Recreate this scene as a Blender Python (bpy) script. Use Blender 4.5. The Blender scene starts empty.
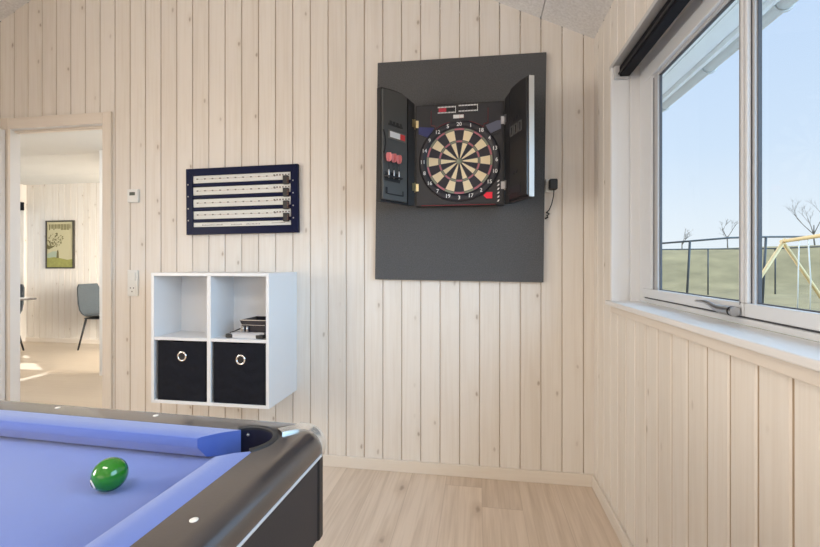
import bpy, bmesh, math, random
from mathutils import Vector, Matrix
random.seed(7)
C = bpy.context.scene.collection
R = math.radians
PI = math.pi

# ------------------------------------------------------------------ camera
F_PX = 425.0
cam_d = bpy.data.cameras.new('camera')
cam_d.sensor_fit = 'HORIZONTAL'
cam_d.sensor_width = 36.0
cam_d.lens = 36.0 * F_PX / 820.0
cam_d.shift_y = -9.5 / 820.0
cam_d.clip_start = 0.02
cam_d.clip_end = 300
cam = bpy.data.objects.new('camera', cam_d)
cam.location = (0, 0, 1.164)
cam.rotation_euler = (R(90), 0, R(9.09))
C.objects.link(cam)
bpy.context.scene.camera = cam

# ------------------------------------------------------------------ world, sun, lights, exposure
scn = bpy.context.scene
scn.view_settings.view_transform = 'Standard'
scn.view_settings.look = 'None'
scn.view_settings.gamma = 1
scn.view_settings.use_curve_mapping = False
scn.view_settings.exposure = 0.0
w = bpy.data.worlds.new('sky')
scn.world = w
w.use_nodes = True
nt = w.node_tree
nt.nodes.clear()
wo = nt.nodes.new('ShaderNodeOutputWorld')
wb = nt.nodes.new('ShaderNodeBackground')
tc = nt.nodes.new('ShaderNodeTexCoord')
sp = nt.nodes.new('ShaderNodeSeparateXYZ')
cr = nt.nodes.new('ShaderNodeValToRGB')
nt.links.new(tc.outputs['Generated'], sp.inputs[0])
nt.links.new(sp.outputs['Z'], cr.inputs[0])
e = cr.color_ramp.elements
e[0].position = 0.0; e[0].color = (0.86, 0.92, 0.97, 1)
e[1].position = 0.75; e[1].color = (0.42, 0.60, 0.92, 1)
for p_, c_ in ((0.08, (0.80, 0.89, 0.98, 1)), (0.22, (0.66, 0.80, 0.98, 1)), (0.42, (0.57, 0.73, 0.97, 1))):
    k = e.new(p_); k.color = c_
nt.links.new(cr.outputs[0], wb.inputs[0])
wb.inputs[1].default_value = 1.06
nt.links.new(wb.outputs[0], wo.inputs[0])


def lamp(name, kind, loc, direction, energy, color, **kw):
    d = bpy.data.lights.new(name, kind)
    d.energy = energy
    d.color = color
    for k_, v_ in kw.items():
        setattr(d, k_, v_)
    o = bpy.data.objects.new(name, d)
    o.location = loc
    o.rotation_euler = Vector(direction).to_track_quat('-Z', 'Y').to_euler()
    C.objects.link(o)
    return o


lamp('sun', 'SUN', (-8, 6, 8), (0.68, -0.43, -0.59), 3.2, (1.0, 0.95, 0.87), angle=R(0.6))
lamp('skylight', 'SUN', (8, -4, 6), (-0.70, 0.46, -0.42), 5.7, (0.44, 0.715, 1.0), angle=R(60))
lamp('rear_fill', 'AREA', (-1.3, -3.0, 1.15), (0.0, 1, 0.0), 14, (1.0, 0.95, 0.87), shape='RECTANGLE', size=3.2, size_y=1.7)  # added fill behind the camera; no patio door stands there
lamp('left_fill', 'AREA', (-3.9, -0.9, 1.40), (1, -0.35, 0.0), 134, (1.0, 0.945, 0.86), shape='RECTANGLE', size=2.2, size_y=1.3)  # added fill that lifts the right wall; the left wall has no opening
lamp('table_fill', 'AREA', (-0.9, -0.1, 2.30), (0, 0, -1), 15, (1.0, 0.92, 0.82), shape='RECTANGLE', size=0.9, size_y=0.3)  # added downward fill over the pool table, not a hanging fitting
lamp('dining_fill', 'AREA', (-2.6, 4.15, 1.15), (-1, 0.42, -0.15), 70, (1.0, 0.94, 0.83), shape='RECTANGLE', size=0.8, size_y=1.1, spread=R(95))  # added fill for the dining room, kept out of sight beside the doorway
lamp('partition_fill', 'AREA', (-3.0, 3.1, 2.30), (-0.2, 0.3, -1), 24, (1.0, 0.97, 0.93), shape='RECTANGLE', size=0.6, size_y=0.6)  # added unseen fill that brightens the partition end

# ------------------------------------------------------------------ material helpers
MATS = {}


def mat(name, col, rough=0.5, metal=0.0, bump=0.0, bscale=200.0, var=0.0, vscale=20.0, spec=0.5, emit=None, coat=0.0, sheen=0.0):
    if name in MATS:
        return MATS[name]
    m = bpy.data.materials.new(name)
    m.use_nodes = True
    t = m.node_tree
    b = t.nodes['Principled BSDF']
    b.inputs['Base Color'].default_value = (*col, 1)
    b.inputs['Roughness'].default_value = rough
    b.inputs['Metallic'].default_value = metal
    b.inputs['Specular IOR Level'].default_value = spec
    if coat:
        b.inputs['Coat Weight'].default_value = coat
        b.inputs['Coat Roughness'].default_value = 0.05
    if sheen:
        b.inputs['Sheen Weight'].default_value = sheen
    co = t.nodes.new('ShaderNodeTexCoord')
    if var > 0:
        n = t.nodes.new('ShaderNodeTexNoise')
        n.inputs['Scale'].default_value = vscale
        n.inputs['Detail'].default_value = 4
        t.links.new(co.outputs['Object'], n.inputs['Vector'])
        mx = t.nodes.new('ShaderNodeMix')
        mx.data_type = 'RGBA'
        mx.inputs[6].default_value = (*[max(0, c * (1 - var)) for c in col], 1)
        mx.inputs[7].default_value = (*[min(1, c * (1 + var)) for c in col], 1)
        t.links.new(n.outputs['Fac'], mx.inputs[0])
        t.links.new(mx.outputs[2], b.inputs['Base Color'])
    if bump > 0:
        n2 = t.nodes.new('ShaderNodeTexNoise')
        n2.inputs['Scale'].default_value = bscale
        n2.inputs['Detail'].default_value = 3
        t.links.new(co.outputs['Object'], n2.inputs['Vector'])
        bp = t.nodes.new('ShaderNodeBump')
        bp.inputs['Strength'].default_value = bump
        bp.inputs['Distance'].default_value = 0.002
        t.links.new(n2.outputs['Fac'], bp.inputs['Height'])
        t.links.new(bp.outputs[0], b.inputs['Normal'])
    if emit:
        b.inputs['Emission Color'].default_value = (*emit[:3], 1)
        b.inputs['Emission Strength'].default_value = emit[3]
    MATS[name] = m
    return m


def nmath(t, op, a, b=None):
    n = t.nodes.new('ShaderNodeMath')
    n.operation = op
    for i, v in enumerate((a, b)):
        if v is None:
            continue
        if isinstance(v, (int, float)):
            n.inputs[i].default_value = v
        else:
            t.links.new(v, n.inputs[i])
    return n.outputs[0]


def nmix(t, fac, a, b, blend='MIX'):
    n = t.nodes.new('ShaderNodeMix')
    n.data_type = 'RGBA'
    n.blend_type = blend
    if isinstance(fac, (int, float)):
        n.inputs[0].default_value = fac
    else:
        t.links.new(fac, n.inputs[0])
    for i, v in ((6, a), (7, b)):
        if isinstance(v, tuple):
            n.inputs[i].default_value = (*v, 1)
        else:
            t.links.new(v, n.inputs[i])
    return n.outputs[2]


def nvec(t, x, y, z):
    n = t.nodes.new('ShaderNodeCombineXYZ')
    for i, v in enumerate((x, y, z)):
        if isinstance(v, (int, float)):
            n.inputs[i].default_value = v
        else:
            t.links.new(v, n.inputs[i])
    return n.outputs[0]


def nramp(t, v, pts):
    n = t.nodes.new('ShaderNodeMapRange')
    n.interpolation_type = 'SMOOTHSTEP'
    t.links.new(v, n.inputs[0])
    n.inputs[1].default_value, n.inputs[2].default_value, n.inputs[3].default_value, n.inputs[4].default_value = pts
    return n.outputs[0]


def wood(name, across, along, width, offset, base, dark, knot, rough=0.5, knots=True, length=0.0, grain=1.0,
         kdens=0.32, kz=4.6, var=0.55):
    """boards: 'across' axis is split into boards of a width, grain runs along the other axis"""
    m = bpy.data.materials.new(name)
    m.use_nodes = True
    t = m.node_tree
    b = t.nodes['Principled BSDF']
    b.inputs['Roughness'].default_value = rough
    b.inputs['Specular IOR Level'].default_value = 0.35
    co = t.nodes.new('ShaderNodeTexCoord')
    s = t.nodes.new('ShaderNodeSeparateXYZ')
    t.links.new(co.outputs['Object'], s.inputs[0])
    ax = {'X': s.outputs[0], 'Y': s.outputs[1], 'Z': s.outputs[2]}
    u, v = ax[across], ax[along]
    ub = nmath(t, 'DIVIDE', nmath(t, 'SUBTRACT', u, offset), width)
    idx = nmath(t, 'FLOOR', ub)
    wn = t.nodes.new('ShaderNodeTexWhiteNoise')
    wn.noise_dimensions = '1D'
    t.links.new(idx, wn.inputs['W'])
    rnd = wn.outputs['Value']
    if length:
        vb = nmath(t, 'ADD', nmath(t, 'DIVIDE', v, length), nmath(t, 'MULTIPLY', rnd, 5.0))
        idv = nmath(t, 'FLOOR', vb)
        wn2 = t.nodes.new('ShaderNodeTexWhiteNoise')
        wn2.noise_dimensions = '2D'
        t.links.new(nvec(t, idx, idv, 0.0), wn2.inputs['Vector'])
        rnd = wn2.outputs['Value']
    off = nmath(t, 'MULTIPLY', rnd, 37.0)
    # fine grain streaks
    n1 = t.nodes.new('ShaderNodeTexNoise')
    n1.inputs['Scale'].default_value = 1.0
    n1.inputs['Detail'].default_value = 5
    n1.inputs['Distortion'].default_value = 0.6
    t.links.new(nvec(t, nmath(t, 'MULTIPLY', u, 70.0), nmath(t, 'ADD', nmath(t, 'MULTIPLY', v, 2.2), off), off), n1.inputs['Vector'])
    n2 = t.nodes.new('ShaderNodeTexNoise')
    n2.inputs['Scale'].default_value = 1.0
    n2.inputs['Detail'].default_value = 3
    n2.inputs['Distortion'].default_value = 1.2
    t.links.new(nvec(t, nmath(t, 'MULTIPLY', u, 16.0), nmath(t, 'ADD', nmath(t, 'MULTIPLY', v, 1.3), off), off), n2.inputs['Vector'])
    g = nmath(t, 'ADD', nmath(t, 'MULTIPLY', nramp(t, n1.outputs['Fac'], (0.35, 0.7, 0, 1)), 0.45 * grain),
              nmath(t, 'MULTIPLY', nramp(t, n2.outputs['Fac'], (0.35, 0.7, 0, 1)), 0.35 * grain))
    g = nmath(t, 'ADD', g, nmath(t, 'MULTIPLY', nmath(t, 'SUBTRACT', rnd, 0.5), var))
    cl = nmath(t, 'MINIMUM', nmath(t, 'MAXIMUM', g, 0.0), 1.0)
    col = nmix(t, cl, base, dark)
    if knots:
        vo = t.nodes.new('ShaderNodeTexVoronoi')
        vo.inputs['Scale'].default_value = 1.0
        vo.voronoi_dimensions = '2D'
        vo.inputs['Randomness'].default_value = 0.9
        wob = t.nodes.new('ShaderNodeTexNoise')
        wob.inputs['Scale'].default_value = 22.0
        t.links.new(co.outputs['Object'], wob.inputs['Vector'])
        wv = nmath(t, 'MULTIPLY', nmath(t, 'SUBTRACT', wob.outputs['Fac'], 0.5), 0.12)
        t.links.new(nvec(t, nmath(t, 'ADD', ub, nmath(t, 'MULTIPLY', wv, 0.6)),
                         nmath(t, 'ADD', nmath(t, 'ADD', nmath(t, 'MULTIPLY', v, kz), off), wv), idx), vo.inputs['Vector'])
        sc = t.nodes.new('ShaderNodeSeparateColor')
        t.links.new(vo.outputs['Color'], sc.inputs[0])
        pick = nramp(t, sc.outputs[0], (1 - kdens, 1 - kdens + 0.25, 0, 1))
        kd = nramp(t, vo.outputs['Distance'], (0.02, 0.085, 1, 0))
        halo = nramp(t, vo.outputs['Distance'], (0.04, 0.30, 0.6, 0))
        col = nmix(t, nmath(t, 'MULTIPLY', halo, pick), col, dark)
        col = nmix(t, nmath(t, 'MULTIPLY', kd, nmath(t, 'MULTIPLY', pick, 0.72)), col, knot)
    if length:
        fr = nmath(t, 'FRACT', ub)
        seam = nmath(t, 'MINIMUM', fr, nmath(t, 'SUBTRACT', 1.0, fr))
        sm = nramp(t, seam, (0.0, 0.012, 0.35, 0))
        fv = nmath(t, 'FRACT', vb)
        sv = nmath(t, 'MINIMUM', fv, nmath(t, 'SUBTRACT', 1.0, fv))
        sm2 = nramp(t, sv, (0.0, 0.0016, 0.45, 0))
        col = nmix(t, nmath(t, 'MAXIMUM', sm, sm2), col, knot)
    t.links.new(col, b.inputs['Base Color'])
    bp = t.nodes.new('ShaderNodeBump')
    bp.inputs['Strength'].default_value = 0.12
    bp.inputs['Distance'].default_value = 0.002
    t.links.new(n1.outputs['Fac'], bp.inputs['Height'])
    t.links.new(bp.outputs[0], b.inputs['Normal'])
    return m


# wood and big surfaces
BW = 0.108          # board width on the gable wall
BOFF = 0.0085
RW, ROFF = 0.104, 0.93 - 10 * 0.104
WASH, WASHD, KNOT = (0.83, 0.78, 0.72), (0.745, 0.68, 0.605), (0.36, 0.28, 0.21)
M_pineX = wood('whitewashed pine boards x', 'X', 'Z', BW, BOFF, WASH, WASHD, KNOT)
M_pineY = wood('whitewashed pine boards y', 'Y', 'Z', RW, ROFF, WASH, WASHD, KNOT)
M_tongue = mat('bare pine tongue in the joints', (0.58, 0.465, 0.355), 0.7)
M_trimZ = wood('whitewashed pine trim upright', 'X', 'Z', 0.7, 0.1, (0.80, 0.72, 0.63), (0.72, 0.63, 0.53), KNOT, knots=True, kdens=0.1, kz=6.0, grain=0.7)
M_trimX = wood('whitewashed pine trim lying', 'Z', 'X', 0.4, 0.1, (0.80, 0.725, 0.64), (0.73, 0.645, 0.55), KNOT, knots=False, grain=0.7)
M_trimY = wood('whitewashed pine trim along y', 'Z', 'Y', 0.4, 0.1, (0.80, 0.735, 0.665), (0.73, 0.655, 0.575), KNOT, knots=False, grain=0.7)
M_oak = wood('oak plank floor', 'X', 'Y', 0.19, 0.02, (0.78, 0.655, 0.54), (0.56, 0.44, 0.335), (0.33, 0.235, 0.17), rough=0.42, length=1.9, grain=0.9, kdens=0.30, kz=2.6, var=0.75)
M_oak2 = wood('light oak plank floor', 'Y', 'X', 0.19, 0.02, (0.62, 0.52, 0.41), (0.55, 0.445, 0.34), (0.40, 0.29, 0.19), rough=0.35, length=1.9, grain=0.6, knots=False)
M_sill = wood('white painted sill', 'Z', 'Y', 0.5, 0.1, (0.80, 0.79, 0.785), (0.74, 0.725, 0.715), KNOT, rough=0.3, knots=False, grain=0.8)
M_lining = wood('white painted lining', 'X', 'Z', 0.5, 0.3, (0.83, 0.83, 0.835), (0.79, 0.785, 0.78), KNOT, rough=0.4, knots=False, grain=0.6)
M_winwhite = mat('white window paint', (0.72, 0.735, 0.755), 0.3)
M_gasket = mat('dark window gasket', (0.08, 0.08, 0.09), 0.6)
M_white = mat('white melamine', (0.80, 0.81, 0.83), 0.35, bump=0.05, bscale=300)
M_acoustic = mat('speckled acoustic board', (0.90, 0.875, 0.865), 0.95, bump=0.8, bscale=110, var=0.30, vscale=75)
M_ceil2 = mat('pale ceiling board', (0.72, 0.71, 0.68), 0.9, var=0.03, vscale=3)
M_felt = mat('charcoal felt board', (0.095, 0.095, 0.098), 0.95, bump=0.6, bscale=300, var=0.6, vscale=190)
M_blackpl = mat('black plastic', (0.016, 0.016, 0.018), 0.38, bump=0.15, bscale=500)
M_blackmatte = mat('black matte plastic', (0.028, 0.028, 0.030), 0.55, bump=0.1, bscale=500)
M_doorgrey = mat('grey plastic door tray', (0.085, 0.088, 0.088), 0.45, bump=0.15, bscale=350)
M_panelgrey = mat('dark grey plastic panel', (0.022, 0.022, 0.028), 0.42, bump=0.15, bscale=350)
M_ring = mat('dark number ring plastic', (0.018, 0.018, 0.026), 0.4)
M_cream = mat('cream dart segment', (0.90, 0.76, 0.50), 0.45, bump=0.5, bscale=900)
M_segblack = mat('black dart segment', (0.020, 0.018, 0.028), 0.45, bump=0.5, bscale=900)
M_segred = mat('dusty pink dart ring segment', (0.50, 0.16, 0.20), 0.45)
M_seggreen = mat('grey green dart ring segment', (0.26, 0.28, 0.20), 0.45)
M_wire = mat('grey spider', (0.10, 0.09, 0.11), 0.4)
M_num = mat('white print', (0.85, 0.85, 0.85), 0.5)
M_redprint = mat('red print', (0.55, 0.03, 0.06), 0.45)
M_redline = mat('thin red line print', (0.30, 0.02, 0.03), 0.45)
M_blueprint = mat('dark blue print', (0.012, 0.022, 0.16), 0.35)
M_greyprint = mat('grey blue print', (0.12, 0.13, 0.19), 0.35)
M_brass = mat('brass', (0.62, 0.52, 0.30), 0.32, metal=0.9)
M_chrome = mat('chrome', (0.86, 0.86, 0.86), 0.12, metal=1.0)
M_chromew = mat('warm polished metal', (0.86, 0.84, 0.79), 0.22, metal=0.75)
M_steel = mat('satin steel', (0.55, 0.55, 0.56), 0.3, metal=1.0)
M_dsteel = mat('darkened steel', (0.50, 0.50, 0.51), 0.28, metal=1.0)
M_navy = mat('navy lacquer', (0.004, 0.008, 0.040), 0.35, spec=0.12)
M_card = mat('pale score strip', (0.74, 0.74, 0.70), 0.5)
M_ink = mat('faded ink', (0.20, 0.17, 0.15), 0.6)
M_inkred = mat('reddish ink', (0.45, 0.22, 0.16), 0.6)
M_bin = mat('black woven bin fabric', (0.006, 0.0075, 0.014), 0.8, bump=0.8, bscale=160, var=0.5, vscale=40, spec=0.25)
M_cloth = mat('blue pool cloth', (0.078, 0.148, 0.52), 0.75, bump=0.25, bscale=900, var=0.05, vscale=30, sheen=0.62)
M_rail = mat('black brown rail laminate', (0.036, 0.031, 0.033), 0.32, bump=0.05, bscale=260, var=0.1, vscale=60, coat=1.0)
M_rail.node_tree.nodes['Principled BSDF'].inputs['Coat IOR'].default_value = 1.9
M_rail.node_tree.nodes['Principled BSDF'].inputs['Coat Roughness'].default_value = 0.13
M_apron = mat('charcoal table side', (0.032, 0.029, 0.032), 0.5, bump=0.08, bscale=260)
M_pocket = mat('dark pocket liner', (0.008, 0.009, 0.028), 0.45)
M_ballgreen = mat('green pool ball resin', (0.018, 0.20, 0.011), 0.08, coat=0.6)
M_ballwhite = mat('white pool ball resin', (0.85, 0.85, 0.80), 0.1)
M_ivory = mat('ivory rail sight', (0.85, 0.82, 0.76), 0.3)
M_switch = mat('white switch plastic', (0.80, 0.80, 0.77), 0.35)
M_blind = mat('black roller blind', (0.006, 0.006, 0.010), 0.7, spec=0.2)
M_bracket_shade = mat('grey blind bracket and lining shade', (0.55, 0.545, 0.54), 0.4)  # grey of the blind bracket; also paints shade on the head lining
M_pink = mat('pink dart flight', (0.80, 0.27, 0.27), 0.5)
M_seat = mat('blue grey upholstery', (0.062, 0.074, 0.084), 0.9, bump=0.4, bscale=350, var=0.3, vscale=60)
M_legblack = mat('black metal leg', (0.012, 0.012, 0.013), 0.45)
M_tabletop = mat('dark table top', (0.10, 0.09, 0.085), 0.35)
M_paper = mat('yellowed poster paper', (0.58, 0.53, 0.33), 0.7)
M_postgreen = mat('olive poster ink', (0.34, 0.33, 0.09), 0.7, var=0.3, vscale=30)
M_posttree = mat('brown poster ink', (0.17, 0.145, 0.055), 0.7, var=0.3, vscale=60)
M_postpale = mat('pale green poster ink', (0.42, 0.48, 0.36), 0.7)
M_lawn = mat('dry spring grass', (0.31, 0.245, 0.125), 0.95, var=0.5, vscale=0.9)
M_pole = mat('dark steel pole', (0.06, 0.065, 0.07), 0.5)
M_pine = mat('raw pine swing timber', (0.78, 0.58, 0.30), 0.6, var=0.12, vscale=9)
M_rope = mat('pale rope', (0.75, 0.73, 0.68), 0.8)
M_bark = mat('grey bark', (0.20, 0.18, 0.16), 0.9)
M_soffit = mat('white soffit paint', (0.93, 0.92, 0.91), 0.5)
M_zinc = mat('pale gutter', (0.62, 0.60, 0.57), 0.4)
M_black = mat('near black', (0.006, 0.006, 0.008), 0.5)


def glass_mat():
    m = bpy.data.materials.new('window glass')
    m.use_nodes = True
    t = m.node_tree
    t.nodes.clear()
    o = t.nodes.new('ShaderNodeOutputMaterial')
    tr = t.nodes.new('ShaderNodeBsdfTransparent')
    gl = t.nodes.new('ShaderNodeBsdfGlossy')
    gl.inputs['Roughness'].default_value = 0.02
    fr = t.nodes.new('ShaderNodeFresnel')
    fr.inputs['IOR'].default_value = 1.45
    mx = t.nodes.new('ShaderNodeMixShader')
    tr.inputs[0].default_value = (0.97, 0.98, 0.98, 1)
    t.links.new(nmath(t, 'MULTIPLY', fr.outputs[0], 0.03), mx.inputs[0])
    t.links.new(tr.outputs[0], mx.inputs[1])
    t.links.new(gl.outputs[0], mx.inputs[2])
    t.links.new(mx.outputs[0], o.inputs[0])
    return m


M_glass = glass_mat()


# ------------------------------------------------------------------ mesh helpers
def bx(bm, lo, hi, bev=0.0, seg=2, mi=0):
    lo, hi = Vector(lo), Vector(hi)
    c, s_ = (lo + hi) / 2, hi - lo
    r = bmesh.ops.create_cube(bm, size=1.0, matrix=Matrix.Translation(c) @ Matrix.Diagonal((abs(s_.x), abs(s_.y), abs(s_.z), 1)))
    vs = r['verts']
    fs = set(f for v in vs for f in v.link_faces)
    if bev > 0:
        es = list(set(ed for v in vs for ed in v.link_edges))
        rr = bmesh.ops.bevel(bm, geom=es, offset=bev, segments=seg, affect='EDGES', profile=0.5)
        fs = set(f for f in fs if f.is_valid) | set(rr['faces'])
    for f in fs:
        if f.is_valid:
            f.material_index = mi
    return vs


def prism(bm, pts, y0, y1, axis='Y', mi=0):
    """polygon in the plane across 'axis', extruded from y0 to y1. pts are (a,b): Y->(x,z), X->(y,z), Z->(x,y)"""
    def P(a, b, d):
        return {'Y': (a, d, b), 'X': (d, a, b), 'Z': (a, b, d)}[axis]
    v0 = [bm.verts.new(P(a, b, y0)) for a, b in pts]
    v1 = [bm.verts.new(P(a, b, y1)) for a, b in pts]
    n = len(pts)
    fs = [bm.faces.new(v0), bm.faces.new(list(reversed(v1)))]
    for i in range(n):
        j = (i + 1) % n
        fs.append(bm.faces.new((v0[j], v0[i], v1[i], v1[j])))
    for f in fs:
        f.material_index = mi
    return fs


def tube(bm, pts, rad, n=10, mi=0, closed=False):
    pts = [Vector(p) for p in pts]
    rs = rad if isinstance(rad, (list, tuple)) else [rad] * len(pts)
    rings = []
    m = len(pts)
    up = None
    for i, p in enumerate(pts):
        if closed:
            d = pts[(i + 1) % m] - pts[i - 1]
        else:
            d = pts[min(i + 1, m - 1)] - pts[max(i - 1, 0)]
        d.normalize()
        if up is None:
            up = Vector((0, 0, 1)) if abs(d.z) < 0.9 else Vector((1, 0, 0))
        a = d.cross(up).normalized()
        b = a.cross(d).normalized()
        up = b
        rings.append([bm.verts.new(p + (a * math.cos(2 * PI * k / n) + b * math.sin(2 * PI * k / n)) * rs[i]) for k in range(n)])
    for i in range(m if closed else m - 1):
        r0, r1 = rings[i], rings[(i + 1) % m]
        for k in range(n):
            f = bm.faces.new((r0[k], r0[(k + 1) % n], r1[(k + 1) % n], r1[k]))
            f.smooth = True
            f.material_index = mi
    if not closed:
        bm.faces.new(list(reversed(rings[0]))).material_index = mi
        bm.faces.new(rings[-1]).material_index = mi


def lathe(bm, prof, M=Matrix(), n=32, mi=0, cap=True):
    """profile of (radius, height) spun about local Z, then placed by M"""
    rings = []
    for r, h in prof:
        rings.append([bm.verts.new(M @ Vector((r * math.cos(2 * PI * k / n), r * math.sin(2 * PI * k / n), h))) for k in range(n)])
    for i in range(len(rings) - 1):
        for k in range(n):
            f = bm.faces.new((rings[i][k], rings[i][(k + 1) % n], rings[i + 1][(k + 1) % n], rings[i + 1][k]))
            f.smooth = True
            f.material_index = mi
    if cap:
        bm.faces.new(list(reversed(rings[0]))).material_index = mi
        bm.faces.new(rings[-1]).material_index = mi


def quad(bm, a, b, c, d, mi=0):
    f = bm.faces.new([bm.verts.new(p) for p in (a, b, c, d)])
    f.material_index = mi
    return f


def obj(name, bm, m, parent=None, loc=(0, 0, 0), rot=(0, 0, 0), smooth=None):
    me = bpy.data.meshes.new(name)
    bmesh.ops.recalc_face_normals(bm, faces=bm.faces[:])
    bm.to_mesh(me)
    bm.free()
    for x in (m if isinstance(m, (list, tuple)) else [m]):
        me.materials.append(x)
    o = bpy.data.objects.new(name, me)
    o.location = loc
    o.rotation_euler = rot
    C.objects.link(o)
    if parent is not None:
        o.parent = parent
    if smooth is not None:
        for p in me.polygons:
            p.use_smooth = True
        me.set_sharp_from_angle(angle=R(smooth))
    return o


def thing(name, label, cat, loc=(0, 0, 0), rotz=0.0, group=None):
    o = bpy.data.objects.new(name, None)
    o.empty_display_size = 0.05
    o.location = loc
    o.rotation_euler = (0, 0, rotz)
    C.objects.link(o)
    o['label'] = label
    o['category'] = cat
    if group:
        o['group'] = group
    return o


def tag(o, label, cat, group=None):
    o['label'] = label
    o['category'] = cat
    if group:
        o['group'] = group
    return o


def struct(name, bm, m, parent=None, smooth=None):
    o = obj(name, bm, m, parent, smooth=smooth)
    if parent is None:
        o['kind'] = 'structure'
    return o


def text_bm(bm, s_, size, M, mi=0, extrude=0.0004):
    cu = bpy.data.curves.new('t', 'FONT')
    cu.body = s_
    cu.size = size
    cu.align_x = 'CENTER'
    cu.align_y = 'CENTER'
    cu.extrude = extrude
    cu.resolution_u = 3
    cu.offset = size * 0.012
    o = bpy.data.objects.new('t', cu)
    C.objects.link(o)
    dg = bpy.context.evaluated_depsgraph_get()
    me = bpy.data.meshes.new_from_object(o.evaluated_get(dg))
    t = bmesh.new()
    t.from_mesh(me)
    t.transform(M)
    vm = {v: bm.verts.new(v.co) for v in t.verts}
    for f in t.faces:
        try:
            nf = bm.faces.new([vm[v] for v in f.verts])
            nf.material_index = mi
        except ValueError:
            pass
    t.free()
    bpy.data.objects.remove(o)
    bpy.data.curves.remove(cu)
    bpy.data.meshes.remove(me)


# ------------------------------------------------------------------ the room
XR, YB = 0.60, 2.35           # right wall face, gable wall face
XL, YF = -4.0, -3.2           # left wall, wall behind the camera
RIDGE = -1.70


def ceil_z(x):
    return 2.343 + 0.487 * (XR - x) if x > RIDGE else 2.343 + 0.487 * (XR - RIDGE) - 0.487 * (RIDGE - x)


GW, GD = 0.0036, 0.0065        # half width and depth of the grooves between boards
GWR = 0.0062                   # the boards of the window wall have wider joints


def groove_profile(a0, a1, width, off, gw):
    """points (pos, depth, bare) along the face from a0 to a1; bare = unpainted tongue in the joint"""
    pts = [(a0, 0.0, 0)]
    k = math.ceil((a0 - off) / width + 1e-6)
    while off + k * width < a1 - 1e-6:
        p = off + k * width
        if p - gw * 1.3 > a0 and p + gw * 1.3 < a1:
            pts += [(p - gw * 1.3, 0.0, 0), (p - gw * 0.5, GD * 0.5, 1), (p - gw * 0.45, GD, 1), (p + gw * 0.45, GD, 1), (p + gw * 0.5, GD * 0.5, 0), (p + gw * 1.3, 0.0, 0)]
        k += 1
    pts.append((a1, 0.0, 0))
    return pts


def boarded(bm, P, a0, a1, width, off, z0, z1, thick):
    """P(a, depth, z)->xyz; grooved front, plain back; z0/z1 numbers or functions"""
    f0 = z0 if callable(z0) else (lambda a: z0)
    f1 = z1 if callable(z1) else (lambda a: z1)
    pr = groove_profile(a0, a1, width, off, GWR if width == RW else GW)
    bot = [bm.verts.new(P(a, d, f0(a))) for a, d, q in pr]
    top = [bm.verts.new(P(a, d, f1(a))) for a, d, q in pr]
    for i in range(len(pr) - 1):
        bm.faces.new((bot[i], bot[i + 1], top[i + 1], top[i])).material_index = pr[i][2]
    bb = [bm.verts.new(P(q[0], thick, f0(q[0]))) for q in (pr[0], pr[-1])]
    bt = [bm.verts.new(P(q[0], thick, f1(q[0]))) for q in (pr[0], pr[-1])]
    bm.faces.new((bb[1], bb[0], bt[0], bt[1]))
    bm.faces.new((bb[0], bot[0], top[0], bt[0]))
    bm.faces.new((bot[-1], bb[1], bt[1], top[-1]))
    bm.faces.new(list(reversed(bot)) + [bb[0], bb[1]])
    bm.faces.new(top + [bt[1], bt[0]])


DX0, DX1, DZ = -3.045, -2.333, 2.05      # door opening between the linings
WT = 0.05
# gable wall
bm = bmesh.new()
PB = lambda a, d, z: (a, YB + d, z)
boarded(bm, PB, XL - 0.05, DX0 - 0.02, BW, BOFF, 0.0, ceil_z, WT)
boarded(bm, PB, DX0 - 0.02, DX1 + 0.02, BW, BOFF, DZ + 0.02, ceil_z, WT)
boarded(bm, PB, DX1 + 0.02, RIDGE if False else XR, BW, BOFF, 0.0, ceil_z, WT)
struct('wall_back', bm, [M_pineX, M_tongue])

# right wall with window opening
WY0, WY1, WZ0, WZ1 = -0.55, 2.03, 0.985, 2.045
RT = 0.14
bm = bmesh.new()
PR = lambda a, d, z: (XR + d, a, z)
boarded(bm, PR, WY1, YB + WT, RW, ROFF, 0.0, 2.343, RT)
boarded(bm, PR, WY0, WY1, RW, ROFF, 0.0, WZ0, RT)
boarded(bm, PR, WY0, WY1, RW, ROFF, WZ1, 2.343, RT)
boarded(bm, PR, YF, WY0, RW, ROFF, 0.0, 2.343, RT)
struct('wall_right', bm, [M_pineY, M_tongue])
bm = bmesh.new()
boarded(bm, lambda a, d, z: (XL - d, a, z), YF, YB, RW, ROFF, 0.0, 2.343, 0.05)
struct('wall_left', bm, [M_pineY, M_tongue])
bm = bmesh.new()
boarded(bm, lambda a, d, z: (a, YF - d, z), XL, XR, BW, BOFF, 0.0, ceil_z, 0.1)
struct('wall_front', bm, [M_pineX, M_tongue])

# floors
bm = bmesh.new()
bx(bm, (XL - 0.05, YF - 0.1, -0.12), (XR, YB, 0.0))
struct('floor', bm, M_oak)
bm = bmesh.new()
bx(bm, (-6.95, YB, -0.12), (XR, 5.6, 0.0))
struct('floor_dining', bm, M_oak2)

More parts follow.
